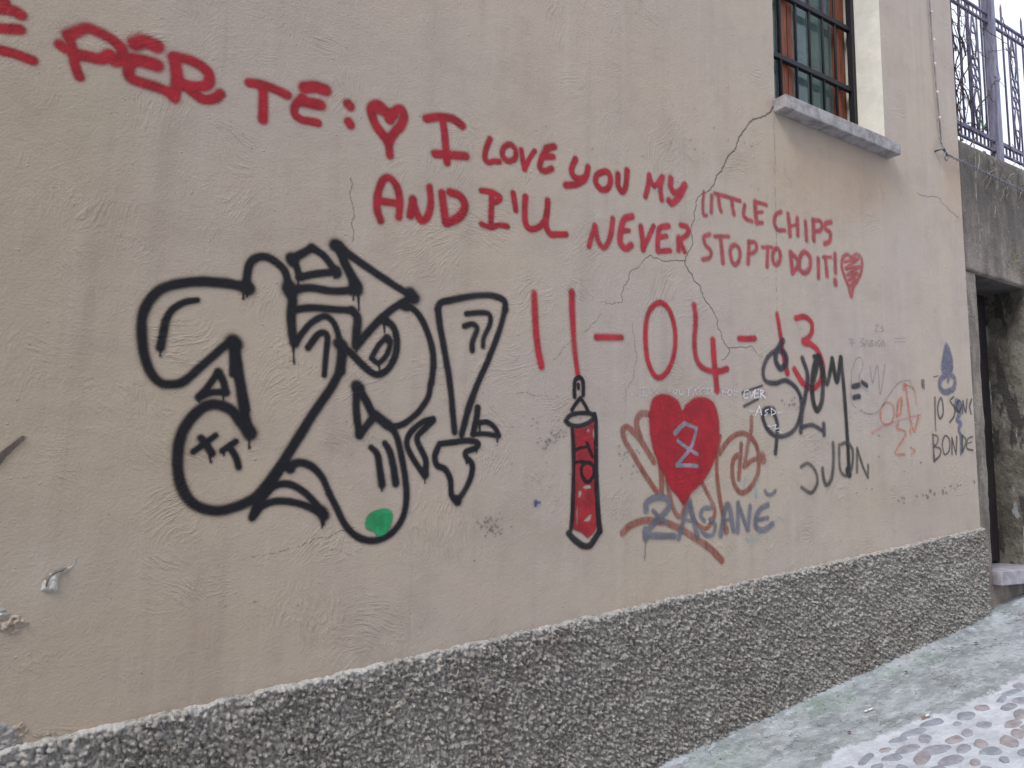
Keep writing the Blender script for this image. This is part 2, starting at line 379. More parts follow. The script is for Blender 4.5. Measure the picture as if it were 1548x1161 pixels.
def build_facade():
    xs = np.unique(np.round(np.concatenate([np.arange(HX0, HX1, .04), [HX1, WX0, WX1]]), 5))
    zs = np.unique(np.round(np.concatenate([np.arange(-2.6, HZ1, .04), [HZ1, WZ0, WZ1]]), 5))
    X, Z = np.meshgrid(xs, zs); Yv = np.zeros(X.shape)
    cx_ = (X[:-1, :-1]+X[1:, 1:])/2; cz_ = (Z[:-1, :-1]+Z[1:, 1:])/2
    mask = ~((cx_ > WX0) & (cx_ < WX1) & (cz_ > WZ0) & (cz_ < WZ1))
    me, used = grid_mesh('facade', np.stack([X, Yv, Z], -1).reshape(-1, 3), len(xs), len(zs), mask)
    u, v = proj(X, Yv, Z); C = np.ones(X.shape+(3,))
    for (a, b, rx, ry, c) in STAIN_TONES:
        g = np.exp(-(((u-a)/rx)**2+((v-b)/ry)**2)); g = g*(.75+.5*fbm(X*5, Z*2, 3, 77))
        C *= 1+(np.array(c)-1)*np.clip(g, 0, 1)[..., None]
    C = np.concatenate([C, np.ones(X.shape+(1,))], -1).reshape(-1, 4)[used]
    at = me.attributes.new('stain_tone', 'FLOAT_COLOR', 'POINT'); at.data.foreach_set('color', C.astype(np.float32).ravel())
    return link('facade', me, MW, house)
facade = build_facade()
cream = mat_simple('cream_reveal_paint', (230, 228, 218), (216, 214, 204), 6, .7, .002, 40)
o = MB()
RD = .34
o.v += [(WX0, 0, WZ0), (WX0, RD, WZ0), (WX0, RD, WZ1), (WX0, 0, WZ1), (WX1, 0, WZ0), (WX1, RD, WZ0), (WX1, RD, WZ1), (WX1, 0, WZ1)]
o.f += [(0, 1, 2, 3), (4, 7, 6, 5), (3, 2, 6, 7), (0, 4, 5, 1)]
o.build('window_reveal', cream, house)
plain = mat_simple('plain_plaster', (172, 160, 150), (158, 146, 136), 3, .85, .004, 60)
box('side_wall', plain, house, HX1-.3, HX1, .004, 7, -2.6, HZ1)
box('side_wall', plain, house, HX0, HX0+.3, .004, 7, -2.6, HZ1)
box('back_wall', plain, house, HX0+.3, HX1-.3, 6.7, 7, -2.6, HZ1)
rm = MB(); rm.v += [(HX0-.3, -.45, HZ1), (HX1+.3, -.45, HZ1), (HX1+.3, 7.4, HZ1), (HX0-.3, 7.4, HZ1), (HX0-.3, 3.5, HZ1+1.3), (HX1+.3, 3.5, HZ1+1.3)]
rm.f += [(0, 1, 5, 4), (2, 3, 4, 5), (0, 4, 3), (1, 2, 5), (0, 3, 2, 1)]
rm.build('roof', mat_simple('roof_tile', (150, 96, 74), (110, 76, 62), 12, .8, .01, 30), house)

# ---------------------------------------------------------------- unseen house behind the camera, added to darken the wall's left part
opp = thing('added_opposite_house', 'unseen ochre plastered house added across the alley to shade the wall', 'house', (-4, -5.2, gz(-4)))
ochre = mat_simple('ochre_plaster', (168, 148, 120), (140, 122, 98), 2.5, .9, .006, 50)
OX = 1.6
box('facade', ochre, opp, -13, OX, -9, -5.2, -4.5, 5.2)
box('roof', mat_simple('brown_roof_tile', (132, 88, 70), (96, 66, 56), 12, .8, .01, 30), opp, -13.3, OX+.3, -9.3, -4.85, 5.2, 5.4)
for x in (-9.5, -6.2, -2.9, -.1):
    f_ = box('window', mat_simple('green_shutter', (52, 82, 66), (42, 66, 54), 6, .7), opp, x-.5, x+.5, -5.196, -5.15, 1.6, 3.0)
    box('frame', mat_simple('stone_surround', (170, 164, 154), None, 6, .8), f_, x-.58, x+.58, -5.198, -5.12, 1.5, 1.597)

# sill
sill_m = mat_simple('sill_stone', (160, 157, 159), (122, 120, 121), 16, .75, .003, 90, contrast=(.38, .66))
m = MB(); m.box(P(1171, 145)[0]-.012, WX1+.03, -.080, .0, 2.034, 2.110, .006); m.box(WX0+.002, WX1-.002, -.004, RD, 2.036, 2.110)
m.build('window_sill', sill_m, house)
# grille
iron = mat_simple('dark_iron', (20, 20, 32), (13, 13, 20), 20, .6, .001, 200, spec=.5)
gy = .20
def wx(px, py, yy): return P(px, py, yy)[0]
grille = MB()
zb = [P(1226, 109, gy)[1], P(1240, 23, gy)[1]]; zb.append(2*zb[1]-zb[0]); zb.append(2*zb[2]-zb[1])
for z in zb: grille.box(WX0, WX1, gy-.014, gy+.014, z-.016, z+.016, .003)
g_o = grille.build('window_grille', iron, house, 'dark iron burglar bars')
for cxp in (182, 296, 392, 484, 572): 
    X_ = wx(1140+cxp/4.645, 90, gy)
    mm = MB(); mm.tube([(X_, gy, 2.112), (X_, gy, WZ1)], .0085 if cxp != 182 else .012, 8); mm.build('bar', iron, g_o, smooth=True)  # leftmost bar thickened, its extra width stands for the frame's shadow
box('edge_bar', iron, g_o, WX1-.030, WX1-.002, gy-.03, gy+.012, 2.114, WZ1-.002, .003)
xl = wx(1140+182/4.645, 90, gy)
# window
wood = mat_simple('orange_wood', (150, 84, 56), (112, 60, 42), 4, .5, .002, 60, stretch=(20, 20, 1.5))
wy = .226
mm = MB()
for (a, b_) in ((1140+196/4.645, 1140+288/4.645), (1140+572/4.645, 1140+650/4.645)):
    xa, xb = wx(a, 90, wy), wx(b_, 90, wy)
    mid = (xa+xb)/2; gap = .010
    mm.box(xa, mid-gap, wy, wy+.05, 2.12, WZ1-.01, .004); mm.box(mid+gap, xb, wy+.012, wy+.055, 2.12, WZ1-.01, .004)
xA = wx(1140+288/4.645, 90, wy); xB = wx(1140+572/4.645, 90, wy)
mm.box(xA, xB, wy+.006, wy+.05, 2.12, 2.155, .003); mm.box(xA, xB, wy+.006, wy+.05, WZ1-.06, WZ1-.012, .003)
win = mm.build('window', wood, house, 'orange brown wooden casement')
gm, gnt, gbs = newmat('window_glass'); gbs.inputs['Base Color'].default_value = (.55, .75, .75, 1); gbs.inputs['Roughness'].default_value = .04
gbs.inputs['Transmission Weight'].default_value = .9; gbs.inputs['IOR'].default_value = 1.3
box('pane', gm, win, xA+.002, xB-.002, wy+.026, wy+.032, 2.157, WZ1-.062)
box('pane', gm, win, WX0, wx(1140+196/4.645, 90, wy)-.002, wy+.026, wy+.032, 2.12, WZ1-.01)
cur = mat_simple('pale_reflection', (84, 108, 104), (48, 74, 76), 3, .9, .002, 60, stretch=(10, 10, .6))
teal = mat_simple('dark_teal', (16, 42, 50), (10, 28, 34), 5, .6)
for k, (a, b_) in enumerate(((300, 348), (362, 384), (398, 440), (448, 470), (488, 552))):  # coloured strips imitate the pale bands reflected in the pane
    xa, xb = wx(1140+a/4.645, 90, wy+.1), wx(1140+b_/4.645, 90, wy+.1)
    box('reflected_strip', cur if k < 4 else mat_simple('grey_reflection', (60, 68, 80), (36, 42, 54), 4, .9, stretch=(10, 10, .6)), win, xa, xb, wy+.09, wy+.10, 2.13, WZ1-.01)
for z in (2.30, 2.72, 3.14): box('reflected_bar', teal, win, xA, xB, wy+.078, wy+.086, z-.03, z+.03)  # teal bars imitate the level bars reflected in the pane
box('dark_backing', teal, win, WX0, WX1, wy+.13, wy+.14, 2.0, WZ1+.1)  # dark teal sheet behind the imitated reflection

# plinth
def build_plinth():
    yy = -.03
    ax, az = P(400, 1045, yy); bx, bz = P(1480, 800, yy); sl = (bz-az)/(bx-ax)
    x0, x1 = HX0, 5.19; xs = np.concatenate([np.arange(x0, -.2, .05), np.arange(-.2, x1, .0037), [x1]])
    nv = 190; t = np.linspace(0, 1, nv)
    X, T = np.meshgrid(xs, t)
    top = az+sl*(X-ax)+.006*(fbm(X*6, X*0, 4, 5)-.5)+.014*(fbm(X*34, X*0+3, 3, 6)-.5); bot = gz(X)-.03
    Z = bot+(top-bot)*T
    wx_ = X*61; wz_ = Z*61
    wx2 = wx_+1.2*(fbm(X*50, Z*50, 2, 21)-.5); wz2 = wz_+1.2*(fbm(X*50+9, Z*50, 2, 22)-.5)
    d1, v1 = worley(wx2+wz2*.35, wz2, 3); d2, v2 = worley(wx_*1.9+4, wz_*1.9, 14)
    lump = np.clip(1-d1*1.25, 0, 1)**.8*(.35+.9*v1); small = np.clip(1-d2*1.3, 0, 1)*(.3+.7*v2)
    R = .024*lump+.008*small+.020*(fbm(X*8, Z*8, 3, 40)-.5)
    cap = sstep(1.0, .985, T)
    Yv = -(.016+np.clip(R, -.01, 1)*(.35+.65*cap))
    Z = Z+.004*(small-.3)
    Yv[-1, :] = .006; Z[-1, :] = Z[-2, :]+.004
    Yv[:, -1] = .02
    me, used = grid_mesh('plinth', np.stack([X, Yv, Z], -1).reshape(-1, 3), len(xs), nv)
    lime = sstep(.045, .0, (top-Z))*sstep(.38, .62, fbm(X*14, Z*30, 4, 60))*np.clip(1.0-X*.22, .12, 1)*.75
    u, v = proj(X, Yv, Z); lime = np.maximum(lime, np.exp(-(((u-548)/13)**2+((v-1015)/14)**2)))
    lime = np.maximum(lime, np.exp(-(((u-5)/60)**2+((v-1110)/35)**2)))
    lime = np.maximum(lime, .5*np.exp(-(((u-40)/120)**2+((v-1140)/35)**2)))
    at = me.attributes.new('lime', 'FLOAT', 'POINT'); at.data.foreach_set('value', np.clip(lime, 0, 1).reshape(-1)[used].astype(np.float32))
    return link('plinth', me, mat_roughcast(), house, 'grey roughcast plinth along the foot of the wall')
build_plinth()

# ---------------------------------------------------------------- PAINT ON THE WALL
def catmull(p, closed=False, n=7):
    p = np.asarray(p, float)
    if len(p) < 3: return p
    if closed: q = np.vstack([p[-2], p, p[1]]) if np.allclose(p[0], p[-1]) else np.vstack([p[-1], p, p[0], p[1]])
    else: q = np.vstack([2*p[0]-p[1], p, 2*p[-1]-p[-2]])
    out = []
    t = np.linspace(0, 1, n, endpoint=False)[:, None]
    for i in range(1, len(q)-2):
        a, b, c, d = q[i-1], q[i], q[i+1], q[i+2]
        out.append(.5*((2*b)+(-a+c)*t+(2*a-5*b+4*c-d)*t*t+(-a+3*b-3*c+d)*t**3))
    out.append(q[-2][None]); return np.vstack(out)
def jag(p, amp, it=4, seed=1):
    r = np.random.default_rng(seed); p = np.asarray(p, float)
    for k in range(it):
        m = (p[1:]+p[:-1])/2; d = p[1:]-p[:-1]; L = np.linalg.norm(d, axis=1, keepdims=True)
        n = np.stack([-d[:, 1], d[:, 0]], 1); m = m+n*r.uniform(-amp, amp, (len(m), 1))
        q = np.empty((len(p)+len(m), 2)); q[0::2] = p; q[1::2] = m; p = q
    return p
def segdist(X, Z, p, r):
    "normalised distance (d/r) to the polyline, r per vertex"
    best = np.full(X.shape, 99.)
    for i in range(len(p)-1):
        a, b = p[i], p[i+1]; ab = b-a; L2 = ab@ab+1e-12
        t = np.clip(((X-a[0])*ab[0]+(Z-a[1])*ab[1])/L2, 0, 1)
        d = np.hypot(X-a[0]-t*ab[0], Z-a[1]-t*ab[1])/(r[i]+(r[i+1]-r[i])*t)
        best = np.minimum(best, d)
    return best
LAYER = [0]
def paint(name, label, mat, groups, parent=None, g=.0045, soft=.66, halo=.20, vary=.22, holes=(), fade=None, wob=.10, off=None, ws=1.0):
    """groups: list of (origin, scale, strokes); stroke = (points, width[, width_end]) or ('fill', points) or ('c', points, w) closed"""
    items = []
    for (org, sc, strokes) in groups:
        for s in strokes:
            kind = 'l'
            if isinstance(s[0], str): kind, s = s[0], s[1:]
            pts = np.asarray(s[0], float)
            if pts.ndim == 1: pts = np.array([pts, pts+(1, 1)])
            if kind == 'l': pts = catmull(pts)
            elif kind == 'poly': pass
            elif kind in ('c', 'fill', 'hole'): pts = catmull(pts, True)
            ph = pts/sc+np.array(org); W = PA(ph)
            if kind in ('fill', 'hole'):
                items.append((kind, W, (s[1] if len(s) > 1 else 3)/sc*.0023*1.0)); continue
            mpx = ph.mean(0); vv = abs(P(mpx[0], mpx[1]-5)[1]-P(mpx[0], mpx[1]+5)[1])/10; hh = abs(P(mpx[0]-5, mpx[1])[0]-P(mpx[0]+5, mpx[1])[0])/10
            dd = np.abs(np.diff(ph, axis=0)).sum(0)+1e-9; vsx = (dd[1]*hh+dd[0]*vv)/dd.sum()*ws
            w0 = s[1]/sc*vsx*.54; w1 = (s[2] if len(s) > 2 else s[1])/sc*vsx*.54
            items.append(('l', W, np.linspace(w0, w1, len(W))))
    allp = np.vstack([i[1] for i in items]); mr = max(float(np.max(i[2])) for i in items)
    pad = mr*3.1+.01
    x0, z0 = allp.min(0)-pad; x1, z1 = allp.max(0)+pad
    xs = np.arange(x0, x1, g); zs = np.arange(z0, z1, g); X, Z = np.meshgrid(xs, zs)
    inv = np.ones(X.shape); hole = np.ones(X.shape)
    for kind, W, r in items:
        rm_ = float(np.max(r))*3.1+.012
        i0, i1 = np.searchsorted(xs, [W[:, 0].min()-rm_, W[:, 0].max()+rm_]); j0, j1 = np.searchsorted(zs, [W[:, 1].min()-rm_, W[:, 1].max()+rm_])
        if i1-i0 < 1 or j1-j0 < 1: continue
        xx = X[j0:j1, i0:i1]; zz = Z[j0:j1, i0:i1]
        if kind == 'l':
            d = segdist(xx, zz, W, r)*(1+wob*(fbm(xx*28, zz*28, 2, 31)-.5)*2)
            a = .985*(1-sstep(1-soft, 1+soft*1.25, d))*(1-vary*sstep(.42, .7, fbm(xx*5+W[0, 0]*7, zz*5, 3, 51)))+halo*np.exp(-np.clip(d-.9, 0, 9)*1.7)*sstep(3.1, 1.8, d)
        else:
            ins = np.zeros(xx.shape, bool); n = len(W)
            for k in range(n):
                a_, b_ = W[k], W[(k+1) % n]
                c = ((a_[1] > zz) != (b_[1] > zz))
                with np.errstate(divide='ignore', invalid='ignore'):
                    ins ^= c & (xx < (b_[0]-a_[0])*(zz-a_[1])/(b_[1]-a_[1]+1e-12)+a_[0])
            Wc = np.vstack([W, W[:1]]); d = segdist(xx, zz, Wc, np.ones(len(Wc)))
            sd_ = np.where(ins, -d, d)+.004*(fbm(xx*40, zz*40, 2, 33)-.5)
            a = 1-sstep(-r, r, sd_)
            if kind == 'hole': hole[j0:j1, i0:i1] *= 1-a; continue
            a = .97*a+halo*np.exp(-np.clip(sd_, 0, 9)/.012)
        inv[j0:j1, i0:i1] *= 1-np.clip(a, 0, 1)
    A = (1-inv)*hole
    if fade is not None: A = A*fade(X, Z)
    A[A < .012] = 0
    keep = (A[:-1, :-1]+A[1:, 1:]+A[:-1, 1:]+A[1:, :-1]) > .03
    if off is None: LAYER[0] += 1; off = .0006+.00008*LAYER[0]
    me, used = grid_mesh(name, np.stack([X, np.full(X.shape, -off), Z], -1).reshape(-1, 3), len(xs), len(zs), keep)
    at = me.attributes.new('paint_cover', 'FLOAT', 'POINT'); at.data.foreach_set('value', A.reshape(-1)[used].astype(np.float32))
    return link(name, me, mat, parent or house, label)

RED = mat_paint('red_spray', (158, 24, 40)); RED2 = mat_paint('red_spray_thin', (170, 40, 56), .9)
RED3 = mat_paint('red_spray_faint', (172, 54, 68), .78, wear=.15)
BLK = mat_paint('black_spray', (16, 17, 25), .985, var=.1); BLK2 = mat_paint('black_spray_thin', (38, 40, 50), .9, var=.1)
A_ = ((0, 0), 3.87); B_ = ((350, 80), 3.87); C_ = ((700, 180), 4.3); D_ = ((1000, 240), 4.3)
T_ = ((780, 430), 3.87); L_ = ((1100, 450), 3.87)
def w_(label, org, strokes, mat=RED, ws=.86, **k): return paint('painted_word', label, mat, [(org[0], org[1], strokes)], ws=ws, **k)
w_('red sprayed letter E cut off by the left edge', A_, [([(-160, 40), (60, 60), (120, 88)], 58), ([(-160, 150), (0, 165), (115, 172)], 55), ([(-160, 270), (40, 302), (190, 352)], 52), ([(-150, 40), (-155, 160), (-160, 280)], 58), ([(-60, 0), (40, 12)], 34)])
w_('red sprayed word PER', A_, [([(400, 205), (430, 300), (440, 380), (465, 450)], 52), ([(350, 262), (380, 285)], 55), ([(405, 205), (450, 185), (510, 165), (590, 195), (660, 235), (712, 290), (710, 345), (675, 358)], 60), ([(440, 315), (520, 330), (590, 343), (640, 318)], 60),
   ([(790, 255), (850, 245), (915, 270)], 75), ([(790, 350), (860, 362), (920, 385)], 68), ([(780, 350), (755, 400), (765, 455), (830, 485), (930, 515), (1000, 545)], 58),
   ([(1020, 340), (1035, 450), (1018, 570)], 66), ([(1025, 335), (1110, 352), (1195, 400), (1225, 450), (1205, 500), (1120, 505), (1060, 495)], 56), ([(1070, 490), (1130, 540), (1190, 580), (1255, 575), (1288, 550)], 54)], mat=RED)
w_('red sprayed word TE with colon', B_, [([(105, 175), (180, 187), (260, 215), (325, 245)], 48), ([(185, 200), (185, 300), (185, 390)], 50), ([(428, 203), (490, 200), (552, 218)], 60), ([(420, 285), (470, 295), (518, 305)], 56), ([(415, 262), (372, 310), (372, 360), (410, 390), (460, 400), (505, 410)], 42), ([(680, 298), (692, 312)], 50), ([(685, 402), (695, 420)], 45)])
w_('small red sprayed heart outline after the colon', B_, [([(925, 390), (905, 350), (865, 305), (825, 310), (818, 350), (838, 410), (878, 470), (918, 520)], 46), ([(925, 385), (950, 345), (988, 328), (1008, 370), (990, 425), (960, 460), (918, 515)], 44), ([(912, 500), (920, 550), (926, 600)], 40), ([(845, 325), (900, 345), (950, 360)], 46)])
w_('red sprayed capital I before LOVE', B_, [([(1140, 385), (1210, 375), (1290, 385), (1348, 425)], 42), ([(1235, 390), (1248, 500), (1260, 640)], 36), ([(1190, 590), (1280, 597), (1370, 603)], 42)])
w_('red sprayed word AND', B_, [([(872, 980), (850, 900), (862, 800), (890, 740), (930, 735), (970, 790), (985, 880), (978, 960)], 38), ([(865, 865), (960, 880)], 38), ([(1045, 950), (1055, 900), (1062, 858)], 40), ([(1060, 860), (1085, 940), (1112, 980), (1148, 955), (1165, 880), (1158, 785)], 36), ([(1230, 820), (1240, 900), (1252, 990)], 38), ([(1278, 815), (1340, 840), (1365, 900), (1330, 960), (1262, 995)], 40)])
w_("red sprayed word I'LL", C_, [([(118, 465), (180, 475), (232, 500), (238, 522), (208, 540)], 32), ([(185, 490), (183, 580), (180, 690)], 32), ([(120, 682), (180, 705), (230, 690), (288, 697)], 32), ([(325, 482), (335, 540), (342, 592)], 30),
   ([(405, 505), (400, 580), (405, 670), (430, 712), (480, 708), (525, 670), (545, 600), (550, 530)], 32), ([(545, 600), (540, 690), (565, 745), (610, 750), (668, 750)], 32)])
w_('red sprayed word LOVE', C_, [([(175, 130), (150, 190), (142, 250), (162, 282), (200, 275), (235, 277)], 32), ('c', [(300, 165), (262, 190), (257, 240), (290, 272), (333, 260), (343, 210), (322, 175), (300, 165)], 32), ([(378, 200), (386, 260), (400, 325)], 28), ([(400, 325), (430, 260), (465, 207)], 26), ([(545, 190), (592, 178)], 38), ([(532, 245), (585, 245)], 36), ([(540, 200), (508, 260), (500, 318), (535, 338), (575, 322)], 34)])
w_('red sprayed word YOU', C_, [([(730, 260), (706, 320), (715, 368), (760, 388), (798, 370), (812, 312)], 32), ([(668, 430), (730, 425), (785, 395)], 36), ('c', [(915, 342), (872, 362), (862, 410), (895, 455), (938, 452), (958, 400), (945, 352), (915, 342)], 31), ([(1007, 360), (1007, 430), (1035, 472), (1058, 430), (1066, 335)], 31)])
w_('red sprayed word MY', C_, [([(1185, 505), (1203, 430), (1210, 365)], 26), ([(1210, 370), (1235, 430), (1250, 430), (1292, 378)], 24), ([(1297, 378), (1282, 440), (1290, 525)], 26), ([(1350, 385), (1350, 440), (1372, 478), (1408, 470), (1438, 430)], 32), ([(1440, 430), (1410, 500), (1360, 548), (1338, 530)], 32)], mat=RED2, ws=.84)
w_('red sprayed word NEVER', C_, [([(818, 828), (836, 760), (858, 695)], 28), ([(857, 695), (877, 790), (915, 835), (948, 790), (965, 720), (972, 650)], 30), ([(1098, 632), (1045, 655), (1022, 740), (1022, 805), (1055, 842), (1092, 820)], 34), ([(1035, 725), (1078, 725)], 28), ([(1155, 700), (1165, 780), (1170, 845)], 30), ([(1170, 845), (1205, 770), (1238, 697)], 26), ([(1335, 695), (1278, 710), (1266, 780), (1265, 858)], 28), ([(1270, 772), (1320, 760)], 26), ([(1268, 860), (1345, 855)], 30), ([(1400, 770), (1400, 852)], 26), ([(1415, 690), (1455, 702), (1460, 745), (1410, 785)], 28), ([(1408, 790), (1440, 862)], 26)], mat=RED2, ws=.84)
w_('red sprayed word LITTLE', D_, [([(275, 215), (268, 290), (272, 360), (292, 368)], 20), ([(325, 240), (322, 350)], 22), ([(345, 225), (400, 240), (450, 255), (510, 275)], 26), ([(370, 240), (375, 300), (385, 340)], 24), ([(455, 265), (460, 310), (470, 360)], 24), ([(540, 300), (532, 360), (550, 390), (585, 405)], 24), ([(608, 282), (610, 350), (618, 415)], 26), ([(608, 280), (680, 300)], 24), ([(610, 352), (655, 345)], 22), ([(620, 417), (655, 415)], 26)], mat=RED3, ws=.76)
w_('red sprayed word CHIPS', D_, [([(775, 345), (742, 365), (733, 420), (755, 462), (800, 465)], 24), ([(822, 360), (830, 430), (835, 500)], 24), ([(882, 390), (885, 495)], 24), ([(832, 440), (885, 425)], 20), ([(935, 410), (942, 530)], 22), ([(985, 400), (990, 530)], 24), ([(985, 400), (1030, 405), (1043, 440), (1028, 468), (990, 470)], 24), ([(1100, 412), (1066, 422), (1064, 455), (1095, 482), (1093, 535), (1060, 553)], 26)], mat=RED3, ws=.76)
w_('red sprayed word STOP', D_, [([(312, 492), (275, 510), (285, 560), (320, 600), (312, 642), (268, 655)], 26), ([(345, 505), (435, 505)], 28), ([(382, 510), (392, 600), (398, 675)], 26), ('c', [(475, 560), (447, 590), (455, 660), (480, 688), (506, 650), (506, 590), (475, 560)], 25), ([(568, 540), (562, 680)], 24), ([(568, 540), (608, 545), (618, 580), (600, 608), (565, 618)], 24)], mat=RED3, ws=.76)
w_('red sprayed word TO', D_, [([(655, 575), (718, 575)], 24), ([(690, 580), (685, 700)], 22), ('c', [(745, 582), (722, 620), (727, 675), (753, 688), (770, 650), (765, 600), (745, 582)], 25)], mat=RED3, ws=.76)
w_('red sprayed word DO', D_, [([(838, 610), (850, 740)], 25), ([(840, 610), (878, 650), (884, 700), (850, 742)], 25), ('c', [(925, 607), (897, 650), (897, 715), (930, 742), (963, 710), (963, 640), (925, 607)], 27)], mat=RED3, ws=.76)
w_('red sprayed word IT with exclamation mark', D_, [([(1018, 650), (1020, 770)], 22), ([(1050, 640), (1102, 640)], 24), ([(1065, 645), (1075, 760)], 22), ([(1127, 620), (1130, 740)], 22), ([(1128, 792), (1130, 812)], 27)], mat=RED3, ws=.76)
HP = mat_paint('pink_red_worn_spray', (176, 66, 72), .8, wear=.25)
paint('painted_heart', 'small scribbled red heart after the exclamation mark', HP, [(D_[0], D_[1], [('c', [(1235, 640), (1205, 622), (1175, 650), (1172, 710), (1195, 780), (1215, 830), (1232, 895), (1245, 835), (1275, 790), (1300, 720), (1300, 655), (1270, 620), (1235, 640)], 30), ([(1190, 670), (1280, 650), (1195, 715), (1290, 700), (1205, 755), (1275, 745), (1212, 790), (1262, 780), (1222, 830)], 26)])], vary=.4, ws=.5)
RD1 = mat_paint('red_date_spray', (172, 30, 46), .93)
paint('painted_date', 'tall red sprayed date 11-04-13 under the lettering', RD1, [(T_[0], T_[1], [([(105, 50), (112, 200), (125, 360), (148, 480)], 30, 32), ([(325, 45), (330, 200), (342, 380), (362, 540)], 32, 22), ([(470, 308), (615, 310)], 34), ('c', [(845, 105), (782, 150), (757, 260), (765, 420), (800, 520), (842, 545), (890, 500), (925, 400), (930, 280), (900, 160), (845, 105)], 23), ([(1040, 120), (1050, 200), (1043, 350), (1060, 450), (1110, 498), (1180, 508), (1232, 495)], 26), ([(1150, 325), (1157, 430), (1175, 620)], 26), ([(1305, 318), (1395, 316)], 30)]),
    (L_[0], L_[1], [([(288, 95), (305, 200), (325, 330), (348, 440)], 18, 24), ([(398, 120), (450, 112), (490, 150), (488, 210), (448, 255)], 23), ([(448, 255), (490, 275), (530, 320), (557, 400), (545, 480), (500, 530), (440, 500), (390, 420)], 25), ([(445, 258), (465, 262)], 36)])], g=.005, ws=.84, vary=.3)

# the big black piece
F_ = ((190, 350), 4.3); K_ = ((420, 350), 4.0737); G_ = ((230, 560), 3.87); H_ = ((500, 580), 3.87)
fs = [([(800, 365), (740, 350), (640, 335), (500, 325), (350, 338), (230, 375), (155, 445), (110, 540), (103, 650), (118, 790), (160, 910), (225, 980), (310, 992), (385, 968), (470, 895), (560, 815), (640, 745), (700, 712)], 54, 42),
      ([(790, 370), (787, 290), (812, 200), (880, 162), (960, 187), (1028, 250), (1055, 330), (1070, 380)], 40), ([(780, 360), (795, 372)], 68), ([(1058, 360), (1072, 385)], 72), ([(695, 715), (712, 735)], 76),
      ([(465, 445), (380, 460), (300, 510), (260, 580), (240, 680), (225, 755)], 30, 44), ([(220, 765), (228, 815)], 9), ([(765, 390), (765, 440)], 9), ([(787, 390), (787, 425)], 9),
      ([(700, 720), (695, 800), (690, 930)], 46, 30), ([(712, 740), (738, 900), (762, 1040), (790, 1160)], 44, 34),
      ([(475, 1075), (540, 1000), (600, 912)], 36), ([(602, 912), (635, 980), (650, 1045)], 40), ([(650, 1045), (560, 1045), (475, 1078)], 34), ([(475, 1085), (476, 1108)], 9), ([(634, 1060), (634, 1098)], 8),
      ([(1394, 903), (1405, 800), (1402, 735)], 50), ([(1100, 730), (1150, 655), (1210, 590), (1290, 550), (1345, 585), (1375, 650), (1392, 715)], 32),
      ([(1062, 370), (1082, 440), (1075, 540), (1080, 640), (1095, 725)], 52, 44), ([(1088, 750), (1094, 858)], 9),
      ([(1080, 380), (1200, 365), (1330, 385), (1430, 385), (1500, 368)], 38), ([(1490, 350), (1500, 380)], 60), ([(1085, 512), (1200, 495), (1350, 505), (1470, 512)], 36), ([(1470, 512), (1505, 560), (1500, 650), (1495, 740)], 40, 44),
      ([(1080, 180), (1140, 145), (1210, 105)], 40), ([(1075, 175), (1085, 190)], 58), ([(1210, 105), (1290, 160), (1362, 258)], 38), ([(1368, 262), (1240, 275), (1125, 298)], 36), ([(1368, 255), (1372, 270)], 50), ([(1082, 185), (1110, 230), (1125, 290)], 34),
      ([(1120, 310), (1121, 350)], 8), ([(1357, 280), (1357, 305)], 8), ([(1372, 275), (1372, 300)], 7), ([(1478, 390), (1479, 445)], 9), ([(1510, 385), (1515, 510)], 9), ([(1460, 395), (1460, 415)], 7)]
ks = [([(365, 88), (420, 210), (485, 335)], 40, 50), ([(362, 80), (450, 150), (580, 240), (700, 320), (820, 395)], 40, 32), ([(815, 385), (835, 410)], 60), ([(820, 405), (700, 480), (600, 570), (495, 690)], 34), ([(350, 85), (368, 90)], 58), ([(483, 700), (483, 738)], 8),
      ([(375, 690), (440, 740), (520, 820), (580, 870), (630, 878), (690, 830), (728, 740), (728, 640), (700, 575), (650, 545)], 32), ([(372, 688), (395, 700)], 52), ([(645, 540), (665, 552)], 38), ([(653, 560), (655, 622)], 7),
      ([(575, 780), (620, 700), (672, 655), (690, 690), (668, 760), (620, 808), (575, 780)], 24), ([(672, 655), (680, 668)], 34), ([(622, 820), (624, 868)], 7),
      ([(185, 715), (240, 640), (280, 622), (305, 650), (295, 760), (285, 885)], 32, 26),
      ([(775, 462), (830, 475), (890, 550), (940, 680), (957, 800), (945, 930)], 30), ([(765, 450), (790, 460)], 44)]
gs = [([(790, 1160*3.87/4.3-811), (0, 0)], 1)]
gs = [([(490, 0), (512, 100), (530, 200), (560, 330), (572, 365)], 36, 50), ([(560, 350), (572, 372)], 60), ([(566, 400), (568, 455)], 9),
      ([(575, 365), (520, 310), (470, 240), (400, 203), (320, 205), (235, 270), (172, 370), (150, 480), (152, 600), (185, 710), (250, 785), (360, 820), (480, 800), (590, 750), (660, 680), (740, 570), (850, 400), (950, 240), (1040, 110), (1100, 0)], 48, 46),
      ([(585, 860), (620, 770), (700, 660), (780, 540)], 34), ([(590, 850), (640, 760), (700, 685), (780, 662), (860, 690), (940, 760), (998, 838)], 32), ([(600, 840), (640, 795), (720, 765), (820, 770), (910, 795), (990, 835)], 32), ([(990, 825), (1003, 848)], 52), ([(992, 870), (993, 920)], 9), ([(1005, 870), (1005, 902)], 8),
      ([(240, 475), (300, 432), (370, 380)], 28), ([(285, 395), (320, 440), (348, 485)], 34), ([(410, 470), (450, 440), (488, 415)], 28), ([(455, 450), (490, 510), (505, 565)], 30), ([(335, 500), (344, 538)], 9), ([(420, 480), (420, 495)], 10),
      ([(1035, 717), (990, 620), (930, 560), (860, 538), (800, 562)], 30, 40), ([(798, 565), (808, 575)], 44)]
